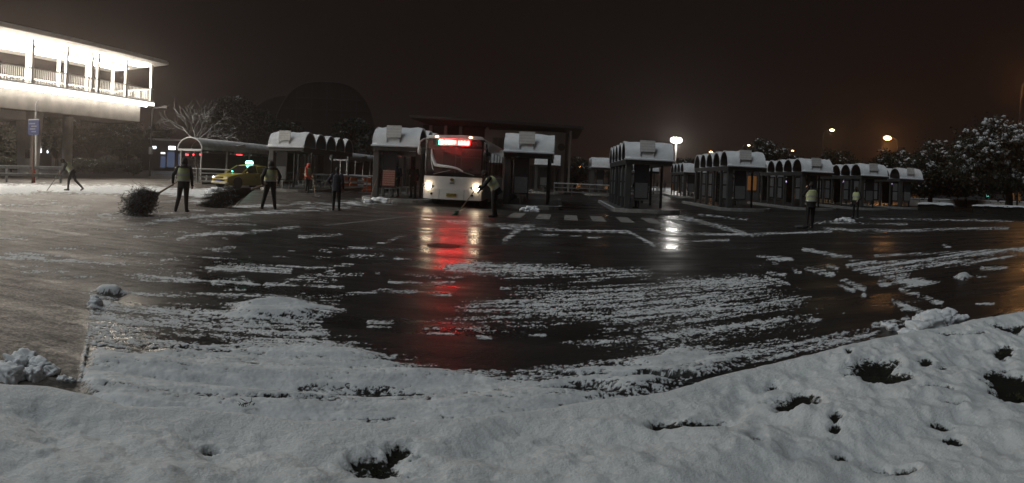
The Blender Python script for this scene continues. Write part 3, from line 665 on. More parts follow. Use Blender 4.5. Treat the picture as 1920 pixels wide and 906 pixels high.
def shelter(label, p, bays=5, detail=2, sign=True, hs=1.0, zbase=.15, posters=(0, 3), group='bus shelters with scalloped vault roofs', isl=True, scheme=0):
    """p = front left corner. Local x across (right), y away. Vault axes run across."""
    SHN[0] += 1; sd = SHN[0]
    T = thing('bus_shelter', label, 'bus shelter', (p.x, p.y, zbase), -PHI, group); T.scale = (1, 1, hs)
    ln = bays * BAY
    if isl: island(p, ln, SW)
    if sd == 1 or 'v' not in PROTO:
        PROTO['v'] = vault_mesh(VR - .05, VR, -.06, SW + .06, 14).build('roof_vault', SHUND, T, smooth=True)
        first = PROTO['v']
    else: first = None
    for k in range(bays):
        v = first if (first is not None and k == 0) else inst(PROTO['v'], parent=T)
        v.parent = T; v.location = (0, (k + .5) * BAY, EAVE)
        s = vault_mesh(VR - .005, VR + .06, -.09, SW + .09, 16, wob=.09, seed=sd * 10 + k).build('vault_snow', SNOW, v, smooth=True)
        if k > 1 and detail < 2: s.data.name = s.data.name
    # fascia beams both sides, cross beam at the front
    for x in (-.05, SW - .07):
        MB().box((x, -.02, EAVE - .24), (x + .12, ln, EAVE + .02)).build('side_beam', SHGREY, T)
    MB().box((.075, -.02, EAVE - .2), (SW - .075, .1, EAVE + .015)).build('front_beam', SHGREY, T)
    MB().box((-.12, -.16, EAVE - .02), (SW + .12, -.025, EAVE + .07)).build('gutter_snow', SNOW, T, bevel=.02)
    # columns: broad ones on the left line, slimmer on the right
    for k in range(bays + 1):
        y = min(max(k * BAY, .18), ln - .18)
        cw, cl = (.28, .15) if k == 0 else (.15, .07); MB().box((-.02, y - cl, 0), (cw - .02, y + cl, EAVE - .2)).build('column', SHGREY, T, bevel=.02)
        if k % 2 == 1 or k == bays: MB().lathe([(.07, 0), (.07, EAVE - .2)], 12, (SW - .14, y, 0)).build('slim_column', SHGREY, T, smooth=True)
    if detail:
        for k in range(bays):
            y0, y1 = k * BAY + .38, (k + 1) * BAY - .22
            kind = (k + scheme) % 3
            if kind != 1:
                f = MB().box((.08, y0 + .1, .45), (.2, y1 - .1, 2.1)).build('board_frame', BOARDD, T)
                q = POSTER[posters[k % len(posters)]]
                for sx in (.066, .212):
                    MB().box((sx - .008, y0 + .2, .55), (sx + .008, y1 - .2, 1.28)).build('poster', q, f)
                    MB().box((sx - .008, y0 + .2, 1.36), (sx + .008, y1 - .2, 2.02)).build('timetable', POSTER[0] if (k + sd) % 2 else POSTER[3], f)
            else:
                MB().box((.13, y0, .25), (.145, y1, 2.15)).build('glass_panel', PANE, T)
        for k in range(0, bays, 2):
            b = MB(); y = k * BAY + .9
            MB().box((.55, y - .7, .42), (.95, y + .75, .47)).build('bench_seat', STEEL, T)
            for yy in (y - .5, y + .5): MB().box((.72, yy - .03, 0), (.78, yy + .03, .425)).build('bench_leg', STEEL, T)
        # end panel facing the yard: dark upper board, pale lower poster
        fb = MB().box((.42, .12, .5), (1.12, .2, 2.2)).build('end_board', BOARDD, T)
        MB().box((.47, .106, .56), (1.07, .121, 1.3)).build('poster', POSTER[posters[0]], fb)
    if sign:
        s = MB().box((-.37, -.02, -.28), (.37, .02, .28)).build('route_sign', SIGNM, T); s.location = (SW * .45, -.02, EAVE + .70); s.rotation_euler = (D2R(-8), 0, 0)
        MB().box((-.34, .015, -.5), (-.30, .05, .1)).build('sign_bracket', STEEL, s); MB().box((.30, .015, -.5), (.34, .05, .1)).build('sign_bracket', STEEL, s)
    return T
PROTO = {}
shelter('scalloped shelter left of the bus, second from the taxi, behind the orange-red worker', W(503, 36.8), posters=(3, 1, 2), scheme=0, hs=1.0)
shelter('scalloped shelter right beside the bus, with a red poster and two people', W(699, 30.2), posters=(1, 0), scheme=0, hs=1.03)
shelter('scalloped shelter right of the bus by the zebra crossing', W(946, 28.9), posters=(3, 0), scheme=1)
shelter('scalloped shelter between the zebra crossing and the tall white floodlight', W(1174, 29.6), posters=(3, 0), scheme=2, hs=.97)
shelter('tallest looking scalloped shelter right of the tall floodlight with pale timetables', W(1366, 36.0), posters=(0, 3), scheme=0, hs=1.0)
shelter('scalloped shelter behind the guard who holds both hands to his face', W(1505, 42.0), posters=(0, 3), scheme=0, hs=1.0)
shelter('scalloped shelter behind the smaller guard in the yellow vest', W(1616, 47.0), posters=(0, 3), scheme=2)
shelter('rightmost scalloped shelter, next to the snowy trees', W(1689, 53.0), posters=(0, 3), scheme=0)
# a second row farther back
gb = 'distant shelters of the second row'
for px, d, bays, lab in [(1003, 56, 3, 'distant shelter seen past the shelter right of the bus'), (1110, 57, 3, 'distant shelter with warm light under its roof, left of the four pillars'),
                         (1196, 66, 4, 'distant shelter behind the zebra crossing shelter, towards the floodlight'), (1381, 68, 4, 'distant shelter seen through the gap beside the pale timetables'),
                         (1283, 62, 4, 'distant shelter standing close to the foot of the floodlight'), (1446, 74, 4, 'distant shelter behind the row on the right')]:
    shelter(lab, W(px, d), bays, 1, False, group=gb, posters=(3, 2))

def long_shelter(label, p, ln, end_sign=True, leds=()):
    """one long barrel roof, its arched end to the yard"""
    T = thing('long_shelter', label, 'bus shelter', (p.x, p.y, .12), -PHI * .75); w, r = 1.95, 1.0; ev = 2.28
    M = Matrix.Rotation(-PI / 2, 4, 'Z')
    def turn(m, dx=0): m.v = [(v[1] + w / 2, v[0], v[2] * .82) for v in m.v]; m.f = [f[::-1] for f in m.f]; return m
    v = turn(vault_mesh(r - .04, r, 0, ln, 16)).build('barrel_roof', mat('barrel_sheet', (.16, .16, .16), .4, var=.2), T, smooth=True); v.location = (0, 0, ev)
    s = turn(vault_mesh(r, r + .035, .02, ln, 16, wob=.03, seed=3)).build('roof_snow', mat('thin_snow', (.68, .70, .71), .7, var=.25, scale=1.5, bump=.3, bscale=14), v, smooth=True)
    a = MB(); pts = [(w / 2 - (r + .01) * math.cos(PI * i / 18), -.03, ev + (r + .01) * .82 * math.sin(PI * i / 18)) for i in range(19)]
    a.tube(pts, .05, 8).build('arch_rim', mat('frosted_rim', (.7, .71, .72), .6), T, smooth=True)
    MB().box((0, -.09, ev - .12), (w, .02, ev + .03)).build('end_beam', mat('frosted_rim', (.7, .71, .72)), T)
    for i in range(1, 5):
        q = [(w / 2 - (r - .06) * math.cos(PI * k / 10), i * 1.6, ev + (r - .06) * .82 * math.sin(PI * k / 10)) for k in range(11)]
        MB().tube(q, .03, 6).build('roof_rib', STEEL, T)
    for i in range(5):
        for x in (.12, w - .12): MB().box((x - .045, i * (ln - .3) / 4 + .1, 0), (x + .045, i * (ln - .3) / 4 + .19, ev)).build('post', STEEL, T)
    for i in range(4):
        y = i * (ln - .3) / 4 + .3; MB().box((w - .135, y, .5), (w - .12, y + (ln - .3) / 4 - .35, 2.05)).build('glass_panel', PANE, T)
    o = MB().box((-.55, -.03, -.3), (.55, .03, .3)).build('route_sign', SIGNM, T); o.location = (w + .10, 5.4, ev + .22); o.rotation_euler = (0, D2R(-12), PI / 2 - .5)
    m = MB().box((-.4, -.5, -.12), (w + .4, ln, .03)).build('platform', ISL_MAT, T)
    MB().box((-.42, -.53, -.118), (w + .42, -.5, .05)).build('platform_edge', KERB, T)
    return T
la = W(333, 44.5); long_shelter('long barrel-roofed shelter with an arched end behind the yellow taxi', la, 15)
lz = W(618, 66); long_shelter('distant long barrel-roofed shelter behind the orange barriers', lz, 12)

# red LED boards hanging in the long shelter
LED_R = emitm('led_red', (1.0, .05, .06), 5.0)
def led_board(px, py, d, w, label):
    T = thing('led_board', label, 'display', Wz(px, py, d), -D2R(20), 'red LED boards in the long shelter')
    MB().box((-w / 2 - .06, 0, -.13), (w / 2 + .06, .08, .13)).build('housing', BOARDD, T)
    n = max(3, int(w / .14))
    for k in range(n): MB().box((-w / 2 + k * w / n, -.012, -.055 - .02 * (k % 2)), (-w / 2 + (k + .72) * w / n, .002, .05 + .02 * ((k * 7) % 3 == 0))).build('lit_character', LED_R, T)
    MB().tube([(0, .04, .12), (0, .04, .7)], .015, 6).build('hanger', STEEL, T)
for px, w in [(351, .36), (363, .16), (377, .34)]: led_board(px, 290, 47, w, 'small glowing red LED board hanging under the arched end of the long shelter')
led_board(449, 291, 53, .75, 'wider glowing red LED board above the taxi roof sign')

# ================================================================== RAILINGS, BARRIERS, GUARD RAIL
SNR = topsnow('railing_with_snow', (.34, .35, .36), .5, .35, .8, nz=.3)
def railing(label, p, ang, ln, h=1.05, rails=4, m=SNR, group=None, name='railing', cat='railing', pr=.03):
    T = thing(name, label, cat, p, ang, group)
    n = max(2, int(ln / 1.5) + 1)
    for i in range(n): MB().box((i * ln / (n - 1) - pr, -pr, 0), (i * ln / (n - 1) + pr, pr, h)).build('post', m, T)
    for k in range(rails): z = h * (k + 1) / rails - .05; MB().box((-.03, -.05, z), (ln + .03, -.031, z + .09)).build('rail', m, T)
    MB().box((-.05, -.07, h), (ln + .05, .06, h + .05)).build('snow_cap', SNOW, T, bevel=.015)
    return T
railing('snow-topped steel railing at the arched end of the long shelter', W(329, 43.2), D2R(14), 1.5)
railing('snow-topped steel railing between the long shelter and the taxi', W(372, 42.6), D2R(22), 3.6)
railing('steel queue railing behind the worker in the orange-red coat', W(560, 41), D2R(10), 4.5, h=1.0, rails=3)
railing('steel queue railing beyond the dark-clothed sweeper', W(640, 46), D2R(8), 4.2, h=1.0, rails=3)
railing('distant dark railing behind the zebra crossing', W(1040, 52), D2R(2), 9, h=1.0, rails=3, m=STEEL)
OR = mat('orange_plastic', (.50, .11, .03), .5, var=.25)
for px, d in [(648, 44), (664, 44.6), (690, 41.5)]:
    T = thing('orange_barrier', 'orange plastic barrier standing between two shelters', 'barrier', W(px, d), D2R(8), 'orange barriers')
    MB().box((-.32, -.2, 0), (.32, .2, .18)).build('foot', OR, T, bevel=.04); m = MB(); m.prism([(-.3, .16), (.3, .16), (.24, .92), (-.24, .92)], Matrix.Rotation(PI / 2, 4, 'X') @ Matrix.Translation((0, 0, -.09)), .18); m.build('body', OR, T, bevel=.03)
    MB().box((-.2, -.1, .93), (.2, .1, .99)).build('snow_cap', SNOW, T, bevel=.02); MB().box((-.24, -.1, .45), (.24, -.088, .6)).build('reflector', WHITEP, T)
# guard rail at far left with red/white post
A, Bp = W(-40, 34.5), W(115, 36.5); d = Bp - A
gr = thing('guard_rail', 'snow-topped two-bar guard rail under the lit footbridge', 'guard rail', A, math.atan2(d.y, d.x))
for z in (.42, .85): MB().box((0, -.04, z - .07), (d.length, .04, z + .07)).build('bar', SNR, gr)
for z in (.49, .92): MB().box((0, -.05, z), (d.length, .05, z + .05)).build('snow_cap', SNOW, gr)
RED = mat('red_paint', (.45, .04, .03), .5)
for k in range(4): MB().box((k * d.length / 3 - .06, .045, 0), (k * d.length / 3 + .06, .14, .95)).build('post', RED if k == 2 else STEEL, gr)
# blue direction sign
sg = thing('direction_sign', 'blue direction sign with white writing on a steel pole', 'sign', W(61, 35.2))
MB().tube([(0, 0, 0), (0, 0, 3.6)], .05, 10).build('pole', mat('rusty_pole', (.22, .12, .10), .6), sg)
bd = MB().box((-.42, -.05, 2.72), (.42, -.02, 3.55)).build('board', mat('sign_blue', (.035, .06, .20), .4, var=.15), sg); MB().box((-.44, -.06, 3.55), (.44, .02, 3.60)).build('snow_cap', SNOW, bd)
for k, (x, z, w) in enumerate([(-.1, 3.35, .5), (.05, 3.2, .4), (-.05, 3.05, .45), (.05, 2.9, .36)]):
    for j in range(5): MB().box((x - w / 2 + j * w / 5, -.056, z - .035), (x - w / 2 + (j + .66) * w / 5, -.05, z + .035)).build('white_mark', mat('sign_white', (.42, .42, .45), .5), bd)

# ================================================================== BUILDINGS
def hall():
    """great dark vaulted hall behind the shelters"""
    d = 125.0; k = d / F; O = W(560, d); T = thing('vaulted_hall', 'huge dark hall with curved vaulted roof looming behind the shelters', 'building', (O.x, O.y, 0), -(-(560 - X0) / F) * -1 * -1 if False else (X0 - 560) / F)
    DK = mat('hall_cladding', (.075, .066, .064), .55, var=.35, scale=.25); LT = mat('hall_trim', (.11, .10, .10), .5)
    def arch(px0, px1, top, y0, y1, mname, flat=.5, step=None):
        x0, x1 = (px0 - 560) * k, (px1 - 560) * k; c, r = (x0 + x1) / 2, (x1 - x0) / 2; pts = []
        for i in range(25):
            a = PI * i / 24; ca, sa = math.cos(a), math.sin(a)
            pts.append((c - r * math.copysign(abs(ca) ** flat, ca), top * abs(sa) ** flat))
        m = MB(); m.prism(pts, Matrix.Translation((0, y1, 0)) @ Matrix.Rotation(PI / 2, 4, 'X'), y1 - y0); m.build(mname, DK, T)
        return pts
    pts = arch(505, 705, 18.6, 0, 40, 'main_vault', .72)
    arch(425, 660, 16.4, 8, 44, 'side_vault', .85)
    MB().tube([(p[0], -.1, p[1]) for p in pts], .12, 6).build('arch_rib', DK, T)
    for j, z in enumerate((5.5, 8.0, 10.5, 13.0, 15.2)):
        xs = [p[0] for p in pts if p[1] >= z]
        MB().box((min(xs) + .3, -.14, z), (max(xs) - .3, -.003, z + .14)).build('cladding_rail', LT, T)
    for x in range(-4, 14, 3): 
        zt = max(np.interp(x, [p[0] for p in pts], [p[1] for p in pts]) - .6, 1); MB().box((x - .09, -.10, 0), (x + .09, -.004, zt)).build('mullion', LT, T)
hall()
def terminal():
    d = 70.0; O = W(985, d); k = d / F; T = thing('terminal_building', 'flat-roofed terminal with wide overhanging roof behind the bus', 'building', (O.x, O.y, 0), -D2R(4))
    WL = mat('terminal_wall', (.20, .175, .165), .6, var=.2, scale=.5, bump=.1); DK = mat('terminal_dark', (.03, .028, .028), .4)
    x = lambda p: (p - 985) * k
    MB().box((x(905), 0, 0), (x(1062), 12, 6.55)).build('wall', WL, T)
    r = MB(); r.prism([(x(772), 7.35), (x(1088), 6.75), (x(1088), 7.05), (x(772), 7.65)], Matrix.Translation((0, 14, 0)) @ Matrix.Rotation(PI / 2, 4, 'X'), 17.5); rf = r.build('roof', DK, T)
    r = MB(); r.prism([(x(774), 7.645), (x(1086), 7.045), (x(1086), 7.10), (x(774), 7.70)], Matrix.Translation((0, 13.8, 0)) @ Matrix.Rotation(PI / 2, 4, 'X'), 16.5); r.build('roof_snow', mat('thin_snow', (.4, .42, .43)), rf)
    MB().box((x(775), 3, 0), (x(905), 12, 7.1)).build('glazed_hall', glass('hall_glass', (.4, .4, .42), .3, .1), T); MB().box((x(776), 3.4, 0), (x(904), 11.5, 7.0)).build('dark_interior', DK, T)
    for p in (792, 822, 852, 905): MB().box((x(p) - .18, 2.5, 0), (x(p) + .18, 2.9, 7.0)).build('roof_column', WL, T)
    MB().box((x(1064), -.6, 0), (x(1068), -.25, 6.7)).build('corner_post', mat('terminal_post', (.34, .33, .32), .5), T)
    MB().box((x(1057), -.4, 0), (x(1062), -.001, 6.5)).build('corner_pier', DK, T)
    for p in (1031, 1050): MB().lathe([(.42, 0), (.42, .05)], 20, (x(p), -.06, 4.9), 'Y').build('round_window', DK, T)
    for p, z0, z1, w in [(935, 4.0, 5.6, 26), (1000, .2, 2.7, 24), (1035, .2, 2.7, 30)]:
        f = MB().box((x(p - w / 2) - .1, -.07, z0 - .1), (x(p + w / 2) + .1, -.001, z1 + .1)).build('window_frame', mat('terminal_frame', (.09, .085, .085), .5), T)
        for j in range(3): a = x(p - w / 2) + (x(p + w / 2) - x(p - w / 2)) * j / 3; MB().box((a + .04, -.085, z0), (a + .46, -.06, z1)).build('pane', DK, f)
    MB().box((x(912), -.16, 3.15), (x(1055), -.002, 3.35)).build('string_course', WL, T)
terminal()
def lit_shop(px0, px1, py, d, label, panels):
    O = W((px0 + px1) / 2, d); k = d / F; w = (px1 - px0) * k; T = thing('distant_shop', label, 'building', (O.x, O.y, 0), (X0 - (px0 + px1) / 2) / F)
    MB().box((-w / 2, 0, 0), (w / 2, 8, 4.6)).build('wall', mat('shop_wall', (.05, .05, .055), .7), T); MB().box((-w / 2 - .3, -.5, 4.6), (w / 2 + .3, 8.3, 4.9)).build('roof', mat('thin_snow', (.4, .42, .43)), T)
    for (a, b, z0, z1, m) in panels: MB().box(((a - (px0 + px1) / 2) * k, -.08, z0), ((b - (px0 + px1) / 2) * k, -.02, z1)).build('lit_panel', m, T)
WL1 = emitm('shop_white', (.9, .95, 1.0), 3.2); WL2 = emitm('shop_blue', (.35, .5, .9), .14); OL = emitm('warm_panel', (1, .45, .15), .10); PU = emitm('purple_sign', (.75, .6, 1.0), 1.3)
lit_shop(262, 345, 290, 95, 'distant shop with small bright white lamps beyond the bare tree', [(284, 291, 3.3, 3.7, WL1), (314, 327, 3.25, 3.8, WL1), (300, 308, 2.6, 2.8, WL1), (312, 326, .6, 2.9, WL2), (300, 309, .5, 2.2, WL2), (333, 336, 1.0, 2.7, WL2)])
lit_shop(68, 96, 290, 80, 'dark kiosk with two small white lamps behind the flared pier', [(74, 76.5, 2.0, 2.8, WL1), (86.5, 89, 2.0, 2.7, WL1)])
lit_shop(1700, 1990, 365, 82, 'low dim building behind the snowy trees on the right', [(1748, 1752, 1.5, 1.8, emitm('tiny_red', (1, .1, .05), 2)), (1851, 1855, 1.2, 1.5, emitm('tiny_green', (.3, 1, .8), 3.5)), (1835, 1876, 2.2, 2.7, OL), (1712, 1724, .4, 1.2, OL), (1895, 1903, .8, 2.0, OL), (1908, 1915, .8, 2.0, OL)])  # orange emissive panels stand in for lamplight on the facade
lit_shop(1398, 1424, 350, 66, 'small kiosk with dim orange panels between two shelters', [(1402, 1409, 1.0, 2.5, OL), (1412, 1419, 1.0, 2.5, OL)])  # two faint orange emissive panels on the kiosk front
for px, py, d, w, lab in [(1587, 341, 55, .85, 'small glowing violet shop sign behind the smaller guard'), (1669, 345, 62, .8, 'small glowing violet shop sign at the rightmost shelter'), (1479, 340, 52, .5, 'small pale strip lamp inside a shelter on the right')]:
    T = thing('glowing_sign', lab, 'sign', Wz(px, py, d), -(px - X0) / F * .9, 'small glowing signs'); T.location.z -= .0
    MB().box((-w / 2 - .05, 0, -.16), (w / 2 + .05, .1, .16)).build('box', BOARDD, T)
    for k in range(5): MB().box((-w / 2 + k * w / 5, -.02, -.1 + .05 * (k % 2)), (-w / 2 + (k + .7) * w / 5, .002, .1 - .06 * (k % 3 == 0))).build('lit_character', PU, T)
    MB().tube([(0, .05, -.15), (0, .05, -Wz(px, py, d).z)], .03, 6).build('pole', STEEL, T)
# low white wall / kerb on the far right with snow, hedges
def hedge(label, px0, px1, d, h, depth=3.0):
    a, b = W(px0, d), W(px1, d); dv_ = b - a; T = thing('hedge', label, 'hedge', a, math.atan2(dv_.y, dv_.x), 'low clipped hedges'); ln = dv_.length
    n = int(ln * 500); rr = np.random.default_rng(int(px0))
    P = np.stack([rr.uniform(0, ln, n), rr.uniform(0, depth, n), rr.uniform(0, h, n)], 1); s = rr.uniform(.05, .1, n)
    e0 = P[:, 0] < .6; P[e0, 2] *= .8
    npmesh('leaves', *leafcards(P, s, rr), mat('hedge_leaf', (.022, .03, .016), .6, var=.4, scale=9), T)
    rows = []
    for i in range(int(ln / .25) + 2):
        x = min(i * .25, ln); rows.append([(x, j * depth / 8, h - .02 + .10 * mnoise.noise(Vector((x * 1.3, j * .6, px0))) + .09 * math.sin(PI * j / 8) ** .4 * (1 if 0 < x < ln else .2)) for j in range(9)])
    MB().sheet(rows).build('snow_cover', SNOW, T, smooth=True)
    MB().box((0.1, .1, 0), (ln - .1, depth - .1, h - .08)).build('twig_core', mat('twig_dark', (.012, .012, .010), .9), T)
def leafcards(P, s, rr):
    n = len(P); a = rr.normal(size=(n, 3)); a /= np.linalg.norm(a, axis=1)[:, None]; b = np.cross(a, rr.normal(size=(n, 3))); b /= np.linalg.norm(b, axis=1)[:, None]
    a = a * s[:, None]; b = b * (s * .55)[:, None]
    v = np.stack([P - a, P + b, P + a, P - b], 1).reshape(-1, 3); return v, np.arange(4 * n).reshape(-1, 4)
hedge('snow-covered low hedge beside the rightmost shelter', 1722, 1792, 50, .55, 5)
hedge('snow-covered low hedge running out of the picture on the right', 1824, 1990, 47, .6, 4)
a, b = W(1705, 68), W(1990, 66); d = b - a; wl = thing('low_wall', 'long low wall topped with snow behind the right-hand hedges', 'wall', a, math.atan2(d.y, d.x))
MB().box((0, 0, 0), (d.length, .3, .75)).build('wall_body', CONC, wl); MB().box((-.02, -.05, .75), (d.length + .02, .35, .84)).build('snow_cap', SNOW, wl)
# ================================================================== TREES
BARK = mat('bark', (.05, .042, .036), .9, var=.4, scale=6)
def grow(segs, p, d, r, ln, lvl, rr, droop=0.0, spread=.6, minr=.012):
    n = 4; pts = [p.copy()]; rs = [r]
    for i in range(n):
        d = (d + Vector((rr.uniform(-1, 1), rr.uniform(-1, 1), rr.uniform(-.6, 1) - droop)) * .16).normalized(); p = p + d * ln / n; pts.append(p.copy()); rs.append(r * (1 - .42 * (i + 1) / n))
    segs.append((pts, rs, lvl))
    if lvl <= 0: return
    k = 3 if lvl > 1 else 4
    for j in range(k):
        t = .45 + .55 * (j + 1) / k; i = min(int(t * n), n); q = pts[i]; ax = d.orthogonal().normalized(); ax.rotate(Matrix.Rotation(rr.uniform(0, 2 * PI), 3, d))
        nd = (d + ax * rr.uniform(spread * .6, spread * 1.3)).normalized(); grow(segs, q, nd, rs[i] * rr.uniform(.55, .75), ln * rr.uniform(.62, .82), lvl - 1, rr, droop, spread, minr)
def bare_tree(label, p, h, seed, spread=.7, m=None, group=None, lv=5, fork=.42, sc=1.0):
    rr = random.Random(seed); T = thing('bare_tree', label, 'tree', p, rr.uniform(0, 6), group); segs = []
    MB().tube([(0, 0, -.1), (.03, .02, h * fork * .5), (0, .05, h * fork)], [.17 * sc, .13 * sc, .11 * sc], 8).build('trunk', BARK, T, smooth=True)
    for j in range(6):
        a = j * PI / 3 + rr.uniform(-.3, .3); dd = Vector((math.cos(a) * .85, math.sin(a) * .85, rr.uniform(.28, .85))).normalized()
        grow(segs, Vector((0, .05, h * fork - rr.uniform(0, .5))), dd, .065 * sc, h * .26, lv - 1, rr, 0, spread)
    mb = MB()
    for pts, rs, lv_ in segs: mb.tube(pts, [max(x, .010) for x in rs], 5 if lv_ > 1 else 3, cap=False)
    mb.build('crown', m or topsnow('snowy_twigs', (.06, .052, .046), .9, -.3, .25, snow=(.5, .52, .53), nz=.3), T, smooth=True)
bare_tree('bare tree with snow-dusted branches above the long shelter', W(366, 62), 8.6, 4, .85, lv=4)
for i, (px, d, h) in enumerate([(455, 74, 7.0), (485, 78, 6.2), (530, 80, 6.5), (700, 76, 5.6)]):
    bare_tree(['thin bare tree in the dark left of the vaulted hall', 'low bare tree in the dark before the vaulted hall', 'faint bare tree in front of the middle of the vaulted hall', 'faint bare tree between the hall and the shelter by the bus'][i], W(px, d), h, 20 + i, .7, mat('dark_twigs', (.03, .027, .025), .9), None, 4)

LEAFD = mat('dark_leaf', (.020, .027, .014), .55, var=.5, scale=2.5)
TSNOW = mat('tree_snow', (.62, .64, .65), .8, var=.25, scale=4, bump=.5, bscale=18)
BLOBS = []
def snow_blob_mesh(sub, seed):
    bm = bmesh.new(); bmesh.ops.create_icosphere(bm, subdivisions=sub, radius=1); o = Vector((seed * 13.1, seed * 7.7, 0))
    for v in bm.verts:
        q = v.co.copy(); k = 1 + .6 * mnoise.fractal(q * 1.9 + o, 1, 2, 4); v.co = Vector((q.x * k, q.y * k, q.z * k * (.8 if q.z > 0 else .5)))
    vs = np.array([v.co[:] for v in bm.verts]); fs = np.array([[v.index for v in f.verts] for f in bm.faces]); bm.free(); return vs, fs
for i in range(6): BLOBS.append(snow_blob_mesh(2, i + 1))
def snowy_tree(label, p, h, rad, seed, nclump=110, snowy=.75, group=None, lean=0.0, tr=.30, name='snowy_tree', leaf=None, lsize=.13):
    rr = np.random.default_rng(seed); T = thing(name, label, 'tree', p, 0, group); cz = h - rad * .80; rz = min(rad * .82, h * .42)
    tb = h * tr; pr = random.Random(seed)
    mb = MB(); mb.tube([(0, 0, -.1), (.05, 0, tb * .6), (.0, .05, tb)], [rad * .085, rad * .065, rad * .055], 9).build('trunk', BARK, T, smooth=True)
    C = []
    while len(C) < nclump:
        q = rr.uniform(-1, 1, 3); l = np.linalg.norm(q)
        if l > 1 or l < .35: continue
        k = .86 + .3 * vnoise(np.array([math.atan2(q[1], q[0]) * 1.7 + seed]), np.array([q[2] * 2.2 + seed]), seed)[0]
        c = np.array([q[0] * rad * k, q[1] * rad * k, h - rz + q[2] * rz * k])
        if c[2] < tb * .75: continue
        C.append(c)
    C = np.array(C); br = MB()
    for c in C[::3]:
        m_ = Vector((c[0] * .4, c[1] * .4, tb + (c[2] - tb) * .45)); br.tube([(0, .04, tb * .9), m_, tuple(c)], [rad * .028, rad * .018, .012], 5, cap=False)
    br.build('branches', BARK, T)
    P = []; 
    for c in C:
        n = 130; q = rr.normal(size=(n, 3)) * rad * np.array([.135, .135, .085]); P.append(q + c)
    P = np.concatenate(P); npmesh('crown', *leafcards(P, rr.uniform(.6, 1.3, len(P)) * lsize, rr), leaf or LEAFD, T)
    vs, fs, o = [], [], 0
    for c in C:
        up = (c[2] - (h - rz)) / rz; out = math.hypot(c[0], c[1]) / rad
        if rr.random() > snowy * (.25 + .55 * max(up, -.4) + .5 * out): continue
        for _ in range(rr.integers(5, 12)):
            v, f = BLOBS[rr.integers(0, 6)]; s = rad * rr.uniform(.016, .055); a = rr.uniform(0, 6.28); R = np.array([[math.cos(a), -math.sin(a), 0], [math.sin(a), math.cos(a), 0], [0, 0, 1]])
            vs.append((v * s * np.array([1.25, 1.0, 1])) @ R.T + c + rr.normal(size=3) * rad * np.array([.085, .085, .05]) + np.array([0, 0, rad * .05])); fs.append(f + o); o += len(v)
    if vs:
        k = npmesh('snow_load', np.concatenate(vs), np.concatenate(fs), TSNOW, T, True, 3); k['kind'] = 'stuff'
    return T
gt = 'snow-laden trees on the right'
snowy_tree('large snow-laden tree behind the right-hand hedge', W(1893, 53), 7.4, 4.7, 31, 230, .85, gt)
snowy_tree('snow-laden tree at the right edge, beyond the large one', W(1990, 56), 7.8, 3.8, 39, 130, .9, gt)
snowy_tree('rounded snow-laden tree between the rightmost shelter and the large tree', W(1745, 60), 6.0, 3.3, 32, 160, .8, gt)
snowy_tree('smaller snow-dusted tree right above the rightmost shelter roof', W(1672, 64), 5.4, 2.3, 33, 90, .65, gt)
snowy_tree('dark dome-shaped tree behind the gap between two right-hand shelters', W(1567, 72), 5.9, 2.7, 34, 100, .3, gt)
snowy_tree('dark tree behind the shelter with the pale timetables', W(1436, 76), 6.9, 3.0, 35, 110, .32, gt)
snowy_tree('low dark tree between two dome-shaped dark trees', W(1500, 80), 5.4, 2.3, 36, 70, .25, gt)
snowy_tree('slim dark tree at the left end of the pale-timetable shelter', W(1292, 74), 4.6, 1.6, 37, 50, .15, gt)
snowy_tree('small tree in front of the low dim building', W(1812, 66), 4.2, 1.9, 38, 60, .5, gt)
gl = 'dark trees behind the footbridge'
for i, (px, d, h, r, lab) in enumerate([(170, 78, 8.2, 3.6, 'tall dark tree between the two footbridge piers'), (230, 84, 7.2, 3.4, 'dark tree under the end of the footbridge'), (105, 74, 6.8, 2.8, 'frosted dark tree just right of the flared pier'),
                                        (12, 66, 4.6, 2.6, 'dark bush-like tree left of the flared pier'), (290, 100, 7.0, 3.0, 'dark tree behind the distant white shop lamps'), (400, 92, 5.2, 3.0, 'dark tree behind the long shelter roof'),
                                        (-50, 70, 6.5, 3.2, 'dark tree beyond the guard rail at the left edge'), (1078, 95, 4.4, 3.0, 'dark tree right of the terminal building'), (1165, 110, 4.4, 2.6, 'dark tree far behind the zebra crossing shelter')]):
    snowy_tree(lab, W(px, d), h, r, 60 + i, 80, .22, gl if i < 7 else None, tr=.2, name='dark_tree')
for i, (px, d, h, r) in enumerate([(432, 108, 13.0, 4.6), (478, 104, 10.5, 4.2), (528, 102, 9.0, 4.0), (655, 104, 9.6, 3.6), (700, 98, 7.0, 3.4)]):
    snowy_tree(['tall dark tree at the left flank of the vaulted hall', 'broad dark tree before the left half of the vaulted hall', 'dark tree before the middle of the vaulted hall', 'dark tree before the right flank of the vaulted hall', 'lower dark tree between the vaulted hall and the bus shelter'][i], W(px, d), h, r, 160 + i, 90, .12, 'dark trees before the vaulted hall', tr=.25, name='dark_tree', lsize=.2)
for i, (px, d, r) in enumerate([(20, 58, 1.1), (160, 62, 1.5), (195, 63, 1.6), (250, 60, 1.2)]):
    snowy_tree(['round shrub with a little snow left of the flared pier', 'round shrub behind the bent sweeper', 'low round shrub with snow between the piers and the sign', 'low shrub beneath the footbridge end'][i], W(px, d), 1.5, r, 80 + i, 30, .5, None, tr=.12, name='shrub', lsize=.09)

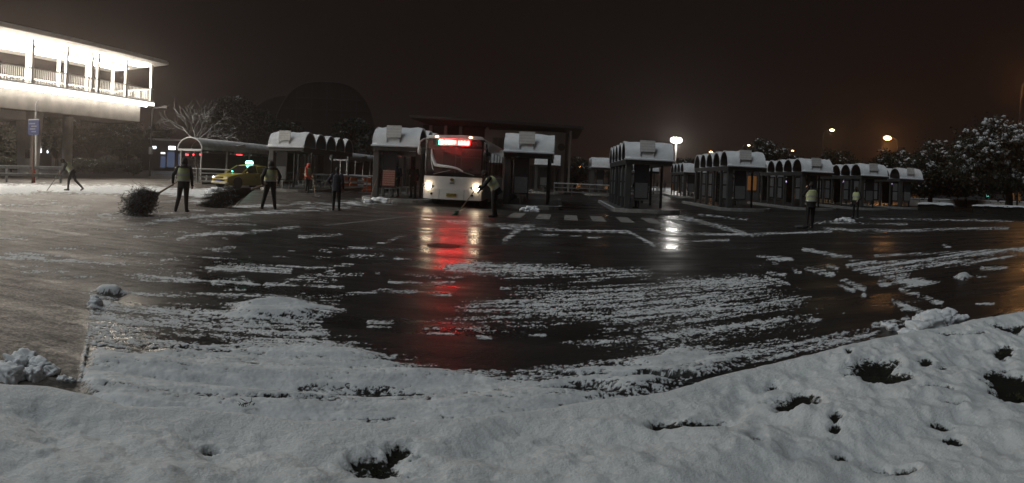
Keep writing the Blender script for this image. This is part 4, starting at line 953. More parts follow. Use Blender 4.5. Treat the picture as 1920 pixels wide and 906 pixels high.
# ================================================================== LAMPS
def lamp_post(label, px, py, d, col, power, kind='arm', r=.16, es=200, group=None, side=-1):
    top = Wz(px, py, d); T = thing('street_lamp', label, 'street lamp', (top.x, top.y, 0), (X0 - px) / F, group); h = top.z
    em = emitm('lamp_%d_%d_%d' % (int(col[1] * 100), int(es), int(r * 100)), col, es)
    if kind == 'arm':
        MB().tube([(-side * 1.6, 0, 0), (-side * 1.6, 0, h * .86), (-side * 1.4, 0, h * .97), (-side * .8, 0, h + .12), (-side * .15, 0, h + .14)], [.12, .08, .07, .05, .04], 8).build('pole', DARKM, T, smooth=True)
        MB().box((-.45, -.17, h + .05), (.35, .17, h + .2)).build('lamp_head', STEEL, T, bevel=.04)
        MB().ball((0, 0, h), r, 12, 8, (1.3, 1, .7)).build('bulb', em, T, smooth=True)  # bulb enlarged, its size stands in for bloom
    else:
        MB().tube([(0, 0, 0), (0, 0, h + .3)], [.22, .12], 12).build('pole', mat('white_pole', (.55, .55, .54), .5), T, smooth=True)
        MB().lathe([(.75, h + .32), (.75, h + .42)], 16).build('lamp_ring', STEEL, T)
        for k in range(5):
            a = k * 2 * PI / 5 - PI / 2; c = Vector((math.cos(a) * .62, math.sin(a) * .62, h)); MB().ball(c, r, 12, 8, (1.2, 1.2, 1.15)).build('flood_head', em, T, smooth=True)  # flood heads swollen to imitate the bloom of the lamp
    if power:
        l = bpy.data.lights.new('lamp_glow', 'POINT'); l.energy = power * .24; l.color = col; l.shadow_soft_size = max(.45, r * 1.3)
        o = bpy.data.objects.new('lamp_glow', l); COL.objects.link(o); o.location = (0, 0, h - .7 - r); o.parent = T
    return T
SOD = (1.0, .46, .14); SODY = (1.0, .68, .30)
lamp_post('tall white floodlight mast blazing above the yard', 1268, 263, 128, (1.0, .97, .92), 6000, 'mast', .5, 16)
go = 'orange street lamps'
lamp_post('bright orange street lamp above the snowy trees', 1664, 259, 92, SOD, 2200, 'arm', .44, 24, go, -1)
lamp_post('yellowish street lamp left of the bright orange one', 1560, 244, 112, SODY, 500, 'arm', .34, 9, go, 1)
lamp_post('small orange lamp above the pale-timetable shelter', 1333, 285, 150, SOD, 500, 'arm', .32, 18, go, 1)
lamp_post('small pale lamp above the dark tree behind the shelters', 1404, 272.5, 150, (1, .8, .6), 300, 'arm', .26, 9, go, 1)
lamp_post('small orange lamp over the dark trees on the right', 1486, 282.5, 150, SOD, 300, 'arm', .26, 12, go, 1)
lamp_post('orange lamp low beside the floodlight mast', 1272, 308, 180, SOD, 300, 'arm', .38, 14, go, 1)
lamp_post('orange lamp over the distant shelter with warm light', 1143, 299, 140, SOD, 600, 'arm', .34, 14, go, 1)
lamp_post('upper one of two small orange lamps in the distance', 1085, 306.5, 170, SOD, 200, 'arm', .26, 10, go, 1)
lamp_post('lower one of two small orange lamps in the distance', 1087, 313, 190, SOD, 200, 'arm', .38, 14, go, 1)
lamp_post('street lamp rising out of the picture by the large snowy tree', 1944, 152, 62, SOD, 1100, 'arm', .34, 50, go, 1)
for i, (px, py, d) in enumerate([(914, 296, 120), (921, 296, 125), (930, 310, 118), (945, 310.5, 118), (966, 303, 122), (973, 304, 124), (983, 298, 121), (835, 306, 122)]):
    lamp_post('tiny warm lamp glinting behind the bus', px, py, d, (1, .62, .3), 0, 'arm', .17, 5, 'tiny lamps behind the bus', 1)
# unlit pole left of the bare tree
T = thing('unlit_lamp_post', 'unlit grey lamp post with a short arm near the footbridge end', 'street lamp', W(281, 60))
MB().tube([(0, 0, 0), (0, 0, 6.2), (.2, 0, 6.5), (1.3, 0, 6.6)], [.11, .07, .05, .04], 8).build('pole', DARKM, T, smooth=True); MB().box((1.1, -.12, 6.5), (1.7, .12, 6.66)).build('lamp_head', DARKM, T); MB().box((-.16, -.14, 2.1), (.16, .14, 2.8)).build('cabinet', STEEL, T)
# ================================================================== BUS
def build_bus():
    FL = W(790, 27.2); FR = W(906, 27.2); w = (FR - FL).length; c = (FL + FR) / 2
    T = thing('bus', 'white city bus with a glowing red destination sign and lit headlights', 'bus', (c.x, c.y, 0), -PHI)
    hw = 1.29; H = 3.12; L = 10.6
    WH = mat('bus_white', (.72, .70, .68), .35, var=.08, scale=1.5, coat=.3); BK = mat('bus_black', (.012, .012, .013), .2, coat=.4)
    GL = glass('bus_glass', (.75, .76, .74), .8, glow_veil=.10); GREY = mat('bus_grey', (.25, .25, .26), .4)  # veil makes the windscreen paler and picks up glow
    def fy(x, z): return .16 * (x / hw) ** 2 + .03 * abs(x / hw) ** 6 + max(0, z - 1.25) * .055        # curved and raked nose
    def panel(name, m, x0, x1, z0, z1, off=0.0, parent=T, th=.04, nx=14, nz=5, fx=None):
        rows = []
        for i in range(nz + 1):
            z = z0 + (z1 - z0) * i / nz; rows.append([((x0 + (x1 - x0) * j / nx) * (fx(z) if fx else 1), fy(x0 + (x1 - x0) * j / nx, z) + off, z) for j in range(nx + 1)])
        m_ = MB().sheet(rows); b = MB().sheet([[(p[0], p[1] + th, p[2]) for p in r] for r in rows]); k = len(m_.v); m_.add(b.v, [f[::-1] for f in b.f])
        n1 = nx + 1
        for i in range(nz): 
            for e in (0, nx): a = i * n1 + e; m_.f.append((a, a + n1, a + n1 + k, a + k))
        for j in range(nx):
            for e in (0, nz): a = e * n1 + j; m_.f.append((a, a + 1, a + 1 + k, a + k))
        return m_.build(name, m, parent, smooth=True)
    panel('front_panel', WH, -hw, hw, .78, 1.33)
    bump = panel('bumper', WH, -hw, hw, .33, .775, -.03, th=.1)
    panel('dark_lower_band', BK, -hw * .98, hw * .98, 1.335, 1.5, .002, th=.05)
    ws = panel('windscreen', GL, -hw * .95, hw * .95, 1.505, 2.63, .01, th=.012)
    panel('sign_window', glass('sign_glass', (.7, .7, .7), .9, glow_veil=.10), -hw * .95, hw * .95, 2.66, 2.99, .012, th=.008)  # veil carries the red halo of the sign
    panel('screen_divider', BK, -hw * .95, hw * .95, 2.632, 2.658, .004, th=.04)
    for s in (-1, 1): panel('pillar', BK, s * hw * .95, s * hw, 1.505, 2.99, 0, th=.12, nx=2)
    cap = panel('roof_cap', WH, -hw, hw, 2.995, 3.13, .01, th=.2, fx=lambda z: 1 - .10 * ((z - 2.995) / .135) ** 2)
    for x in (-.78, .72):
        o = MB().ball((x, fy(x, 3.05) - .0, 3.07), .055, 10, 6, (1.6, .6, .8)).build('marker_lamp', emitm('marker_lamp', (1, .62, .42), 5), T, smooth=True)
    # sides, roof, rear
    def side(s):
        m = MB().box((s * hw - (.04 if s > 0 else 0), fy(hw, 1), .33), (s * hw + (0 if s > 0 else .04), L, 1.32)); m.build('side_panel', WH, T)
        MB().box((s * hw - (.05 if s > 0 else .0), .3, 1.321), (s * hw + (0 if s > 0 else .05), L, 1.42)).build('belt_line', BK, T)
        MB().box((s * hw - (.04 if s > 0 else 0), .34, 2.56), (s * hw + (0 if s > 0 else .04), L, 2.94)).build('cant_rail', WH, T)
        n = 6
        for k in range(n):
            y0 = .42 + k * (L - .6) / n; y1 = y0 + (L - .6) / n - .12
            MB().box((s * (hw - .03) - .006, y0, 1.42), (s * (hw - .03) + .006, y1, 2.56)).build('side_window', glass('bus_side_glass', (.3, .32, .33), .6), T)
            MB().box((s * (hw - .022) - .02, y1, 1.42), (s * (hw - .022) + .02, y1 + .12, 2.56)).build('window_pillar', BK, T)
    side(1); side(-1)
    prof = [(-hw, 2.94), (-hw * .97, 3.04), (-hw * .86, 3.12), (-.5, 3.16), (.5, 3.16), (hw * .86, 3.12), (hw * .97, 3.04), (hw, 2.94)]
    rows = [[(x, .30, z) for x, z in prof], [(x, L, z) for x, z in prof]]; rf = MB().sheet(rows); rf = rf.build('roof', WH, T, smooth=True)
    rows = [[(x * .93, y, 3.165 + .05 * mnoise.noise(Vector((x, y, 0)))) for x in [-1.1, -.7, -.3, .3, .7, 1.1]] for y in np.linspace(.45, L - .1, 14)]
    MB().sheet(rows).build('roof_snow', SNOW, rf, smooth=True)
    MB().box((-hw, L, .35), (hw, L + .05, 3.0)).build('rear_panel', WH, T)
    MB().box((-hw + .05, .25, .36), (hw - .05, L - .05, .44)).build('floor', mat('bus_floor', (.06, .06, .06), .6), T)
    MB().box((-hw + .1, .26, 1.1), (hw - .1, .75, 1.32)).build('dashboard', BK, T)
    MB().box((-hw + .06, L - .12, .45), (hw - .06, L - .08, 2.9)).build('rear_bulkhead', GREY, T)
    # destination display: dot characters too bloomed to read
    disp = MB().box((-.98, .27, 2.70), (.98, .33, 2.96)).build('destination_display', BK, T)
    rnd = random.Random(5); LR = emitm('sign_red', (1.0, .04, .035), 140); LG = emitm('sign_green', (.10, 1.0, .55), 40); LW = emitm('sign_pink', (1.0, .05, .045), 160)
    x = -.72
    for k in range(10):
        cw = .122
        if k == 6: x += .05
        m_ = LG if k == 0 else (LW if k < 4 else LR); g = MB()
        for j in range(3): zz = 2.735 + j * .08; g.box((x + (.01 if rnd.random() < .7 else .04), .255, zz), (x + cw - (.02 if rnd.random() < .7 else .05), .268, zz + .042))
        for j in range(2): xx = x + .015 + j * .075; g.box((xx, .2545, 2.725 + rnd.choice((0, .03))), (xx + .03, .2675, 2.95 - rnd.choice((0, .04))))
        o = g.build('lit_character', m_, disp); x += cw + .012
    # headlights, fog lamps, indicators, emblem, plate
    HL = emitm('headlight', (1.0, .78, .52), 26)
    for s in (-1, 1):
        a = s * 1.06; p = fy(a, .8)
        hh = MB().ball((s * .98, p - .0, .88), .17, 14, 8, (1.55, .45, .62)).build('headlight', mat('lamp_glass', (.35, .35, .35), .15), T, smooth=True)
        MB().ball((a, p - .06, .88), .135, 14, 8, (1, .55, 1)).build('lit_lens', HL, hh, smooth=True)  # lens enlarged to suggest headlight flare
        MB().lathe([(.05, 0), (.05, .03)], 14, (s * .90, fy(.9, .5) - .055, .55), 'Y').build('fog_lamp', BK, T)
        MB().box((s * .55 - .008, fy(.55, .5) - .034, .34), (s * .55 + .008, fy(.55, .5) - .02, .77)).build('bumper_joint', GREY, T)
    e = MB().prism([(-.1, 0), (-.05, .055), (.05, .055), (.1, 0), (.05, -.055), (-.05, -.055)], Matrix.Translation((0, -.02, 1.2)) @ Matrix.Rotation(PI / 2, 4, 'X'), .02).build('emblem', mat('gold_emblem', (.45, .30, .05), .3, .8), T)
    MB().box((-.10, -.012, 1.03), (.10, .0, 1.07)).build('maker_badge', mat('badge_grey', (.12, .12, .14), .4), T)
    pl = MB().box((-.22, -.05, .46), (.22, -.032, .60)).build('number_plate', printed('plate_yellow', (.38, .26, .02), (.03, .03, .02), 1, .5, scale=.8, heavy=.2), T)
    # snow ridge pushed up by the wiper, wipers
    pts = [(-1.0, 2.52), (-.97, 2.3), (-.90, 2.05), (-.78, 1.82), (-.55, 1.78), (-.2, 1.76), (.1, 1.72), (.3, 1.66), (.46, 1.57)]
    MB().tube([(x, fy(x, z) - .02, z) for x, z in pts], [.025, .05, .07, .08, .065, .055, .05, .04, .025], 8).build('snow_ridge', mat('ridge_snow', (.85, .85, .84), .6), ws, smooth=True)
    pts = [(-1.02, 2.3), (-.98, 1.95), (-.9, 1.66), (-.86, 1.58)]
    MB().tube([(x, fy(x, z) - .01, z) for x, z in pts], [.012, .02, .025, .012], 6).build('snow_trail', mat('ridge_snow', (.85, .85, .84)), ws, smooth=True)
    for (x0, z0, x1, z1) in [(-.85, 1.42, -.1, 1.60), (.95, 1.42, .25, 1.60)]:
        MB().tube([(x0, fy(x0, z0) - .03, z0), (x1, fy(x1, z1) - .03, z1)], .016, 6).build('wiper', GREY, T)
    MB().box((-1.1, -.0 + .10, 1.505), (1.15, .115, 1.56)).build('ledge_snow', SNOW, T) if False else None
    # mirrors on curved arms
    for s in (-1, 1):
        a = MB(); a.tube([(s * 1.16, .2, 2.96), (s * 1.34, .02, 2.93), (s * 1.46, -.18, 2.80), (s * 1.47, -.2, 2.62)], [.035, .035, .04, .04], 8); ar = a.build('mirror_arm', BK if s > 0 else WH, T, smooth=True)
        MB().ball((s * 1.47, -.18, 2.42), .2, 12, 8, (.45, .35, 1)).build('mirror_head', WH if s < 0 else BK, ar, smooth=True)
    # wheels
    for s in (-1, 1):
        for y in (2.45, 7.9):
            wq = MB().lathe([(.30, -.13), (.46, -.13), (.48, -.09), (.48, .09), (.46, .13), (.30, .13)], 26, axis='X').build('wheel', mat('wheel_hub', (.2, .2, .2), .5, .5), T, smooth=True); wq.location = (s * (hw - .16), y, .48)
            MB().lathe([(.29, -.15), (.47, -.15), (.49, -.1), (.49, .1), (.47, .15), (.29, .15)], 26, axis='X').build('tyre', BLACK, wq, smooth=True)
    # cabin: seats, grab rails, roof strip lamps off, driver
    for k in range(4):
        for s in (-1, 1):
            st = MB().box((s * .8 - .4, 2.6 + k * 1.6, .85), (s * .8 + .4, 3.0 + k * 1.6, .95)).build('seat', mat('seat_blue', (.04, .05, .09), .7), T, bevel=.02)
            MB().box((s * .8 - .4, 3.0 + k * 1.6, .5), (s * .8 + .4, 3.08 + k * 1.6, 1.55)).build('backrest', mat('seat_blue', (.04, .05, .09)), st, bevel=.02)
    MB().box((-.1, 1.3, 2.2), (1.1, 1.33, 2.24)).build('grab_rail', mat('rail_pale', (.5, .5, .5), .3), T); MB().box((-.12, 1.29, .45), (-.08, 1.33, 2.9)).build('grab_pole', mat('rail_pale', (.5, .5, .5)), T)
    MB().box((-1.1, 1.5, .45), (-.72, 1.54, 2.6)).build('cabin_partition', mat('partition', (.35, .33, .31), .5), T)
    MB().box((-.8, 1.7, 2.84), (.8, 1.8, 2.88)).build('cabin_lamp', emitm('cabin_lamp', (1, .55, .42), 9), T)
    sw = MB(); sw.tube([(.62 + .22 * math.cos(a), .72 + .1 * math.sin(a), 1.42 + .18 * math.sin(a)) for a in np.linspace(0, 2 * PI, 17)], .016, 6); sw.build('steering_wheel', BK, T)
    return T
bus = build_bus()

# ================================================================== TAXI
def build_taxi():
    P = W(411, 38.0); T = thing('taxi', 'yellow taxi saloon with a glowing green roof sign', 'taxi', P, 0)
    hd = Vector((-.394, -.919)); T.rotation_euler = (0, 0, math.atan2(hd.y, hd.x) - PI)      # local -x = forward... nose at x=0, tail at +x
    YE = mat('taxi_yellow', (.36, .285, .05), .35, var=.06, coat=.4); YG = mat('taxi_pale', (.60, .56, .42), .4, var=.06); BK = mat('taxi_black', (.012, .012, .013), .3); GL = glass('taxi_glass', (.25, .28, .28), .5)
    Lc, hw = 4.55, .86
    st = [0, .06, .25, .6, 1.15, 1.6, 2.6, 3.55, 4.1, 4.4, 4.55]
    top = [.62, .70, .76, .84, .92, .95, .95, .97, 1.0, .96, .80]; wd = [.55, .72, .80, .84, .86, .86, .86, .86, .83, .76, .62]; bot = [.30, .22, .20, .19, .19, .19, .19, .19, .22, .26, .34]
    rows = []
    for x, t, q, b in zip(st, top, wd, bot):
        rows.append([(x, -q * .94, b), (x, -q, b + (t - b) * .35), (x, -q, b + (t - b) * .72), (x, -q * .93, t - .03), (x, -q * .6, t), (x, q * .6, t), (x, q * .93, t - .03), (x, q, b + (t - b) * .72), (x, q, b + (t - b) * .35), (x, q * .94, b)])
    m = MB().sheet(rows); m.f.append(tuple(range(9, -1, -1))); n = len(st) - 1; m.f.append(tuple(n * 10 + i for i in range(10)))
    body = m.build('body', YE, T, smooth=True)
    # greenhouse
    lo = [(1.25, .74), (1.7, .78), (2.6, .78), (3.55, .77), (4.0, .70)]; A = (1.98, 1.42); B = (3.25, 1.42); y0, y1 = .76, .60
    roofp = [(1.95, y1, 1.40), (2.35, y1, 1.46), (2.9, y1, 1.465), (3.3, y1 * .98, 1.41)]
    rf = MB().sheet([[(x, -y, z), (x, -y * .6, z + .025), (x, y * .6, z + .025), (x, y, z)] for x, y, z in roofp]); rf.build('roof', YE, T, smooth=True, solid=.02)
    MB().sheet([[(1.2, -.70, .93), (1.2, .70, .93)], [(1.95, -.60, 1.40), (1.95, .60, 1.40)]]).build('windscreen', GL, T)
    MB().sheet([[(4.02, -.66, .98), (4.02, .66, .98)], [(3.3, -.58, 1.41), (3.3, .58, 1.41)]]).build('rear_window', GL, T)
    for s in (-1, 1):
        for (a0, a1, b0, b1) in [(1.42, 2.42, 2.0, 2.42), (2.5, 3.5, 2.5, 3.2)]:
            MB().sheet([[(a0, s * .80, .94), (a1, s * .80, .94)], [(b0, s * .625, 1.385), (b1, s * .625, 1.385)]]).build('side_window', GL, T)
        for (a, b) in [((1.22, .77, .93), (1.96, .61, 1.405)), ((2.46, .80, .94), (2.46, .625, 1.42)), ((3.78, .76, .96), (3.28, .60, 1.41))]:
            MB().tube([(a[0], s * a[1], a[2]), (b[0], s * b[1], b[2])], .04, 6).build('pillar', YE, T)
        MB().box((2.2, s * .875 - .012, .70), (2.38, s * .875 + .012, .735)).build('door_handle', BK, T); MB().ball((1.45, s * .95, .98), .1, 10, 6, (.6, .9, .6)).build('wing_mirror', YE, T, smooth=True)
        for x in (.78, 3.55):
            wq = MB().lathe([(.03, -.10), (.20, -.09), (.21, .09), (.03, .10)], 20, axis='Y').build('wheel', mat('alloy', (.35, .35, .36), .35, .8), T, smooth=True); wq.location = (x, s * .77, .31)
            MB().lathe([(.20, -.11), (.30, -.11), (.315, -.07), (.315, .07), (.30, .11), (.20, .11)], 22, axis='Y').build('tyre', BLACK, wq, smooth=True)
            MB().lathe([(.36, -.02), (.36, .02)], 20, (x, s * .855, .33), 'Y').build('wheel_arch', BK, T)
        hl = MB().ball((.12, s * .62, .64), .13, 12, 8, (.7, 1.2, .55)).build('headlamp', mat('lamp_glass', (.35, .35, .35)), T, smooth=True)
        if s > 0: MB().ball((.03, s * .60, .64), .055, 10, 6).build('lit_lens', emitm('taxi_lamp', (1, .75, .45), 9), hl, smooth=True)
    MB().box((-.03, -.5, .42), (.05, .5, .5)).build('lower_grille', BK, T); MB().box((-.005, -.36, .60), (.09, .36, .68)).build('grille', BK, T); MB().box((-.06, -.74, .24), (.3, .74, .4)).build('bumper', YG, T, bevel=.05); MB().box((-.075, -.22, .42), (-.031, .22, .53)).build('number_plate', mat('plate_blue', (.04, .07, .25), .4), T)
    sg = MB().box((2.35, -.30, 1.47), (2.55, .30, 1.52)).build('sign_base', BK, T)
    s2 = MB(); s2.prism([(-.27, 0), (.27, 0), (.30, .1), (.18, .2), (-.18, .2), (-.30, .1)], Matrix.Translation((2.37, 0, 1.52)) @ Matrix.Rotation(PI / 2, 4, 'Z') @ Matrix.Rotation(PI / 2, 4, 'X'), .16); s2.build('lit_roof_sign', emitm('taxi_sign', (.45, 1.0, .86), 5), sg)
    MB().box((1.32, .30, 1.00), (1.36, .40, 1.07)).build('vacant_lamp', emitm('taxi_vacant', (.1, 1, .55), 4), T)
    l = bpy.data.lights.new('sign_glow', 'POINT'); l.energy = 9; l.color = (.2, 1, .75); l.shadow_soft_size = .2; o = bpy.data.objects.new('sign_glow', l); COL.objects.link(o); o.parent = T; o.location = (2.2, 0, 1.85)
build_taxi()

# ================================================================== PEOPLE
SKIN = mat('skin', (.42, .26, .19), .55, var=.06); DARKC = mat('dark_coat', (.012, .012, .015), .8, var=.3, scale=9, bump=.3, bscale=14); DARKT = mat('dark_trousers', (.010, .010, .012), .85, var=.3, scale=9, bump=.3, bscale=12)
SHOE = mat('black_boot', (.018, .018, .018), .45); HIVIZ = mat('hi_viz_yellow', (.60, .66, .34), .6, var=.12, bump=.2, bscale=20); REFL = mat('reflective_band', (.62, .64, .62), .3, .2); ORC = mat('orange_red_coat', (.62, .10, .06), .75, var=.2, bump=.3, bscale=14)
HAIR = mat('black_hair', (.010, .009, .009), .7); NAVY = mat('navy_coat', (.016, .02, .035), .8, var=.3, bump=.3, bscale=14)
def person(label, p, face, H=1.72, pose=None, coat=DARKC, trousers=DARKT, vest=None, head='hat', hatm=None, group=None, bulk=1.0, zbase=0.0):
    """face = heading angle (0 looks along +y). Joints in metres for a 1.75 m figure, x right, y forward."""
    J = dict(pel=(0, 0, .95), wai=(0, 0, 1.10), che=(0, .01, 1.30), nec=(0, .01, 1.49), hea=(0, .04, 1.635),
             shL=(-.19, 0, 1.43), shR=(.19, 0, 1.43), elL=(-.27, -.03, 1.15), elR=(.27, -.03, 1.15), wrL=(-.26, .08, .91), wrR=(.26, .08, .91),
             hiL=(-.095, 0, .92), hiR=(.095, 0, .92), knL=(-.11, .03, .50), knR=(.11, .03, .50), anL=(-.12, -.02, .09), anR=(.12, -.02, .09))
    if pose: J.update(pose)
    J = {k: Vector(v) for k, v in J.items()}; b = bulk
    T = thing('person', label, 'person', (p.x, p.y, p.z if p.z else zbase), face, group); T.scale = (H / 1.75,) * 3
    m = MB(); seg = []
    def limb(a, c, r0, r1, tagm):
        a, c = Vector(a), Vector(c); m.tube([a, a.lerp(c, .35), a.lerp(c, .7), c], [r0, (r0 * .62 + r1 * .38) * 1.03, r0 * .3 + r1 * .7, r1], 10); m.ball(a, r0, 10, 7); m.ball(c, r1, 10, 7); seg.append((a, c, max(r0, r1), tagm))
    sx = (J['shR'] - J['shL']).normalized(); up = (J['nec'] - J['pel']).normalized(); fw = up.cross(sx).normalized()
    if fw.y < 0 and False: fw = -fw
    fw = sx.cross(up) * -1 if False else up.cross(sx)
    spine = [J['pel'] - up * .05, J['pel'] + up * .06, J['wai'], J['che'], (J['shL'] + J['shR']) / 2, J['nec'] - up * .015]
    rx = [.155, .175, .165, .19, .165, .07]; ry = [.12, .13, .12, .135, .105, .065]
    def loft(gr, cut=None, ext=None):
        rows = []
        for i, c in enumerate(spine):
            if cut and i not in cut: continue
            rows.append([c + sx * math.cos(2 * PI * j / 16) * (rx[i] * b + gr) + fw * math.sin(2 * PI * j / 16) * (ry[i] * b + gr) for j in range(16)])
        if ext is not None: rows.insert(0, [q - up * ext + (q - spine[0]) * .06 for q in rows[0]])
        return rows
    def closed(rows):
        n = 16; o = len(m.v)
        for r in rows: m.v.extend(tuple(q) for q in r)
        for i in range(len(rows) - 1):
            for j in range(n): a = o + i * n + j; c = o + i * n + (j + 1) % n; m.f.append((a, c, c + n, a + n))
        m.f.append(tuple(o + j for j in range(n - 1, -1, -1))); m.f.append(tuple(o + (len(rows) - 1) * n + j for j in range(n)))
    closed(loft(0)); seg.append((J['pel'], J['nec'], .19, 1)); seg.append((J['pel'] - up * .02, J['pel'], .14, 1))
    for s in 'LR':
        limb(J['hi' + s], J['kn' + s], .098 * b, .068 * b, 2); limb(J['kn' + s], J['an' + s], .066 * b, .05 * b, 2)
        k = J['kn' + s]; a = J['an' + s]; dirf = Vector((0, 1, 0)); d2 = (k - a); 
        toe = a + Vector(((-.03 if s == 'L' else .03), .17, -.045)) if not (pose and 'toe' + s in pose) else J['toe' + s]
        limb(a + Vector((0, -.03, -.035)), toe, .05, .038, 3)
        limb(J['sh' + s], J['el' + s], .072 * b, .055 * b, 1); limb(J['el' + s], J['wr' + s], .054 * b, .04 * b, 1)
        f = (J['wr' + s] - J['el' + s]).normalized(); side = f.cross(Vector((0, 0, 1))); side = side.normalized() if side.length > .1 else Vector((1, 0, 0)); nrm = side.cross(f).normalized()
        pal = J['wr' + s] + f * .085; limb(J['wr' + s], pal, .032, .036, 4)
        for q, ln in ((-.03, .062), (-.01, .075), (.011, .07), (.03, .055)):
            r0 = pal + side * q; kn = r0 + f * ln * .55; tip = kn + (f * .5 - nrm * .85).normalized() * ln * .55; m.tube([r0, kn, tip], [.0125, .0115, .009], 6); m.ball(tip, .009, 6, 5)
        th0 = J['wr' + s] + f * .03 + side * .028; th1 = th0 + (f * .6 + side * .8).normalized() * .04; m.tube([th0, th1, th1 + (f * .9 - nrm * .4).normalized() * .03], [.015, .013, .010], 6)
        seg.append((pal, pal + f * .09, .05, 4))
    limb(J['nec'] - up * .02, J['nec'].lerp(J['hea'], .5), .06, .055, 4)
    hd = (J['hea'] - J['nec']).normalized(); hf = (fw - hd * fw.dot(hd)).normalized() if not (pose and 'look' in pose) else J['look'].normalized(); hs = hf.cross(hd).normalized()
    hc = J['hea']; o = len(m.v); tmp = MB().ball((0, 0, 0), 1, 14, 10)
    for v in tmp.v:
        x, y, z = v; k = 1 - .16 * max(0, -z); m.v.append(tuple(hc + hs * (x * .078 * k) + hf * (y * .098 * k + (-.012 if z < -.5 else 0)) + hd * (z * .122)))
    m.f += [tuple(i + o for i in f) for f in tmp.f]; seg.append((hc - hd * .06, hc + hd * .05, .1, 4))
    m.ball(hc + hf * .105 - hd * .012, .017, 6, 5); m.tube([hc + hf * .085 + hd * .025, hc + hf * .108 - hd * .014], [.010, .016], 6)
    for s in (-1, 1): m.ball(hc + hs * s * .08 - hf * .005, .024, 6, 5, (.5, .9, 1.2))
    # one continuous skin
    me = bpy.data.meshes.new('body_src'); me.from_pydata(m.v, [], m.f); ob = bpy.data.objects.new('body_src', me); COL.objects.link(ob)
    r = ob.modifiers.new('r', 'REMESH'); r.mode = 'VOXEL'; r.voxel_size = .0125
    q = ob.modifiers.new('s', 'SMOOTH'); q.iterations = 3; q.factor = .5
    dc = ob.modifiers.new('d', 'DECIMATE'); dc.ratio = .30
    dg = bpy.context.evaluated_depsgraph_get(); bme = bpy.data.meshes.new_from_object(ob.evaluated_get(dg)); bpy.data.objects.remove(ob); bpy.data.meshes.remove(me)
    bme.name = 'body'; body = bpy.data.objects.new('body', bme); COL.objects.link(body); body.parent = T
    for mm in (SKIN, coat, trousers, SHOE): bme.materials.append(mm)
    n = len(bme.polygons); cc = np.zeros(n * 3); bme.polygons.foreach_get('center', cc); cc = cc.reshape(-1, 3); best = np.full(n, 1e9); idx = np.zeros(n, int)
    for a, c, rad, k in seg:
        a = np.array(a); c = np.array(c); ab = c - a; t = np.clip(((cc - a) @ ab) / max(ab @ ab, 1e-9), 0, 1); dd = np.linalg.norm(cc - a - t[:, None] * ab, axis=1) / rad
        w = dd < best; best[w] = dd[w]; idx[w] = {1: 1, 2: 2, 3: 3, 4: 0}[k]
    bme.polygons.foreach_set('material_index', idx.astype(np.int32)); bme.polygons.foreach_set('use_smooth', np.ones(n, bool))
    def ring_mesh(rows, name, mt, par, solid=0):
        mm = MB(); o = 0
        for rr_ in rows: mm.v.extend(tuple(x) for x in rr_)
        for i in range(len(rows) - 1):
            for j in range(16): a = i * 16 + j; c = i * 16 + (j + 1) % 16; mm.f.append((a, c, c + 16, a + 16))
        return mm.build(name, mt, par, smooth=True, solid=solid)
    # coat skirt below the waist, vest over the chest
    ring_mesh(loft(.018, (0, 1, 2), ext=.10), 'coat_hem', coat, body)
    if vest is not None:
        rows = loft(.034, (1, 2, 3, 4)); rows.append([J['nec'] - up * .03 + (q - spine[4]) * .52 for q in rows[-1]]); vs = ring_mesh(rows, 'safety_vest', vest, body)
        for t in (.15, .75):
            base = [rows[0][j].lerp(rows[2][j], t) for j in range(16)]; c0 = sum(base, Vector()) / 16
            ring_mesh([[c0 + (q - c0) * 1.02 + up * dz for q in base] for dz in (-.03, .03)], 'reflective_band', REFL, vs)
        if True:
            nk = [J['nec'] - fw * .10 - up * .02, J['che'] - fw * .172 * b + up * .02]
    hm = hatm or HAIR; hb = MB(); tmp = MB().ball((0, 0, 0), 1, 16, 10)
    if head == 'hood':
        for v in tmp.v:
            x, y, z = v; hb.v.append(tuple(hc + hs * (x * .112) + hf * (y * .125 - .028) + hd * (z * .15 - .015)))
        hb.f = [f for f in tmp.f if not (sum(tmp.v[i][1] for i in f) / 4 > .52 and abs(sum(tmp.v[i][2] for i in f) / 4) < .75)]; hb.build('hood', hm, body, smooth=True)
        mm = MB(); mm.tube([J['nec'] - fw * .02 + up * .05, J['nec'] - fw * .05 - up * .05], [.105, .155], 12); mm.build('hood_collar', hm, body, smooth=True)
    else:
        for v in tmp.v:
            x, y, z = v; z2 = max(z, -.25 if y < 0 else .12); hb.v.append(tuple(hc + hs * (x * .088) + hf * (y * .108 - .006) + hd * (z2 * .135 + .004)))
        hb.f = list(tmp.f); ht = hb.build('hair' if head == 'hair' else 'hat', hm, body, smooth=True)
        if head == 'hat':
            br = MB(); br.sheet([[hc + hs * x * .075 + hf * (.085 + t * .075 * (1 - .35 * abs(x) ** 2)) + hd * (.035 - .02 * t) for x in (-1, -.5, 0, .5, 1)] for t in (0, .5, 1)]); br.build('peak', hm, ht, solid=.008)
    ey = []
    for s in (-1, 1): MB().ball(hc + hf * .088 + hs * s * .032 + hd * .012, .011, 8, 6).build('eye', HAIR, body)
    MB().box((-.022, 0, -.005), (.022, .012, .005), Matrix.Translation(hc + hf * .088 - hd * .055) @ Matrix((hs, hf, hd)).transposed().to_4x4()).build('mouth', mat('lips', (.25, .09, .08), .5), body)
    return T, J
def hand(T, J, s):
    f = (J['wr' + s] - J['el' + s]).normalized(); v = J['wr' + s] + f * .10; return T.matrix_basis @ (v)
WOOD = mat('wood_handle', (.24, .17, .10), .6, var=.3)
TWIG = topsnow('broom_twigs', (.045, .036, .026), .9, .6, 1.1, nz=.6)
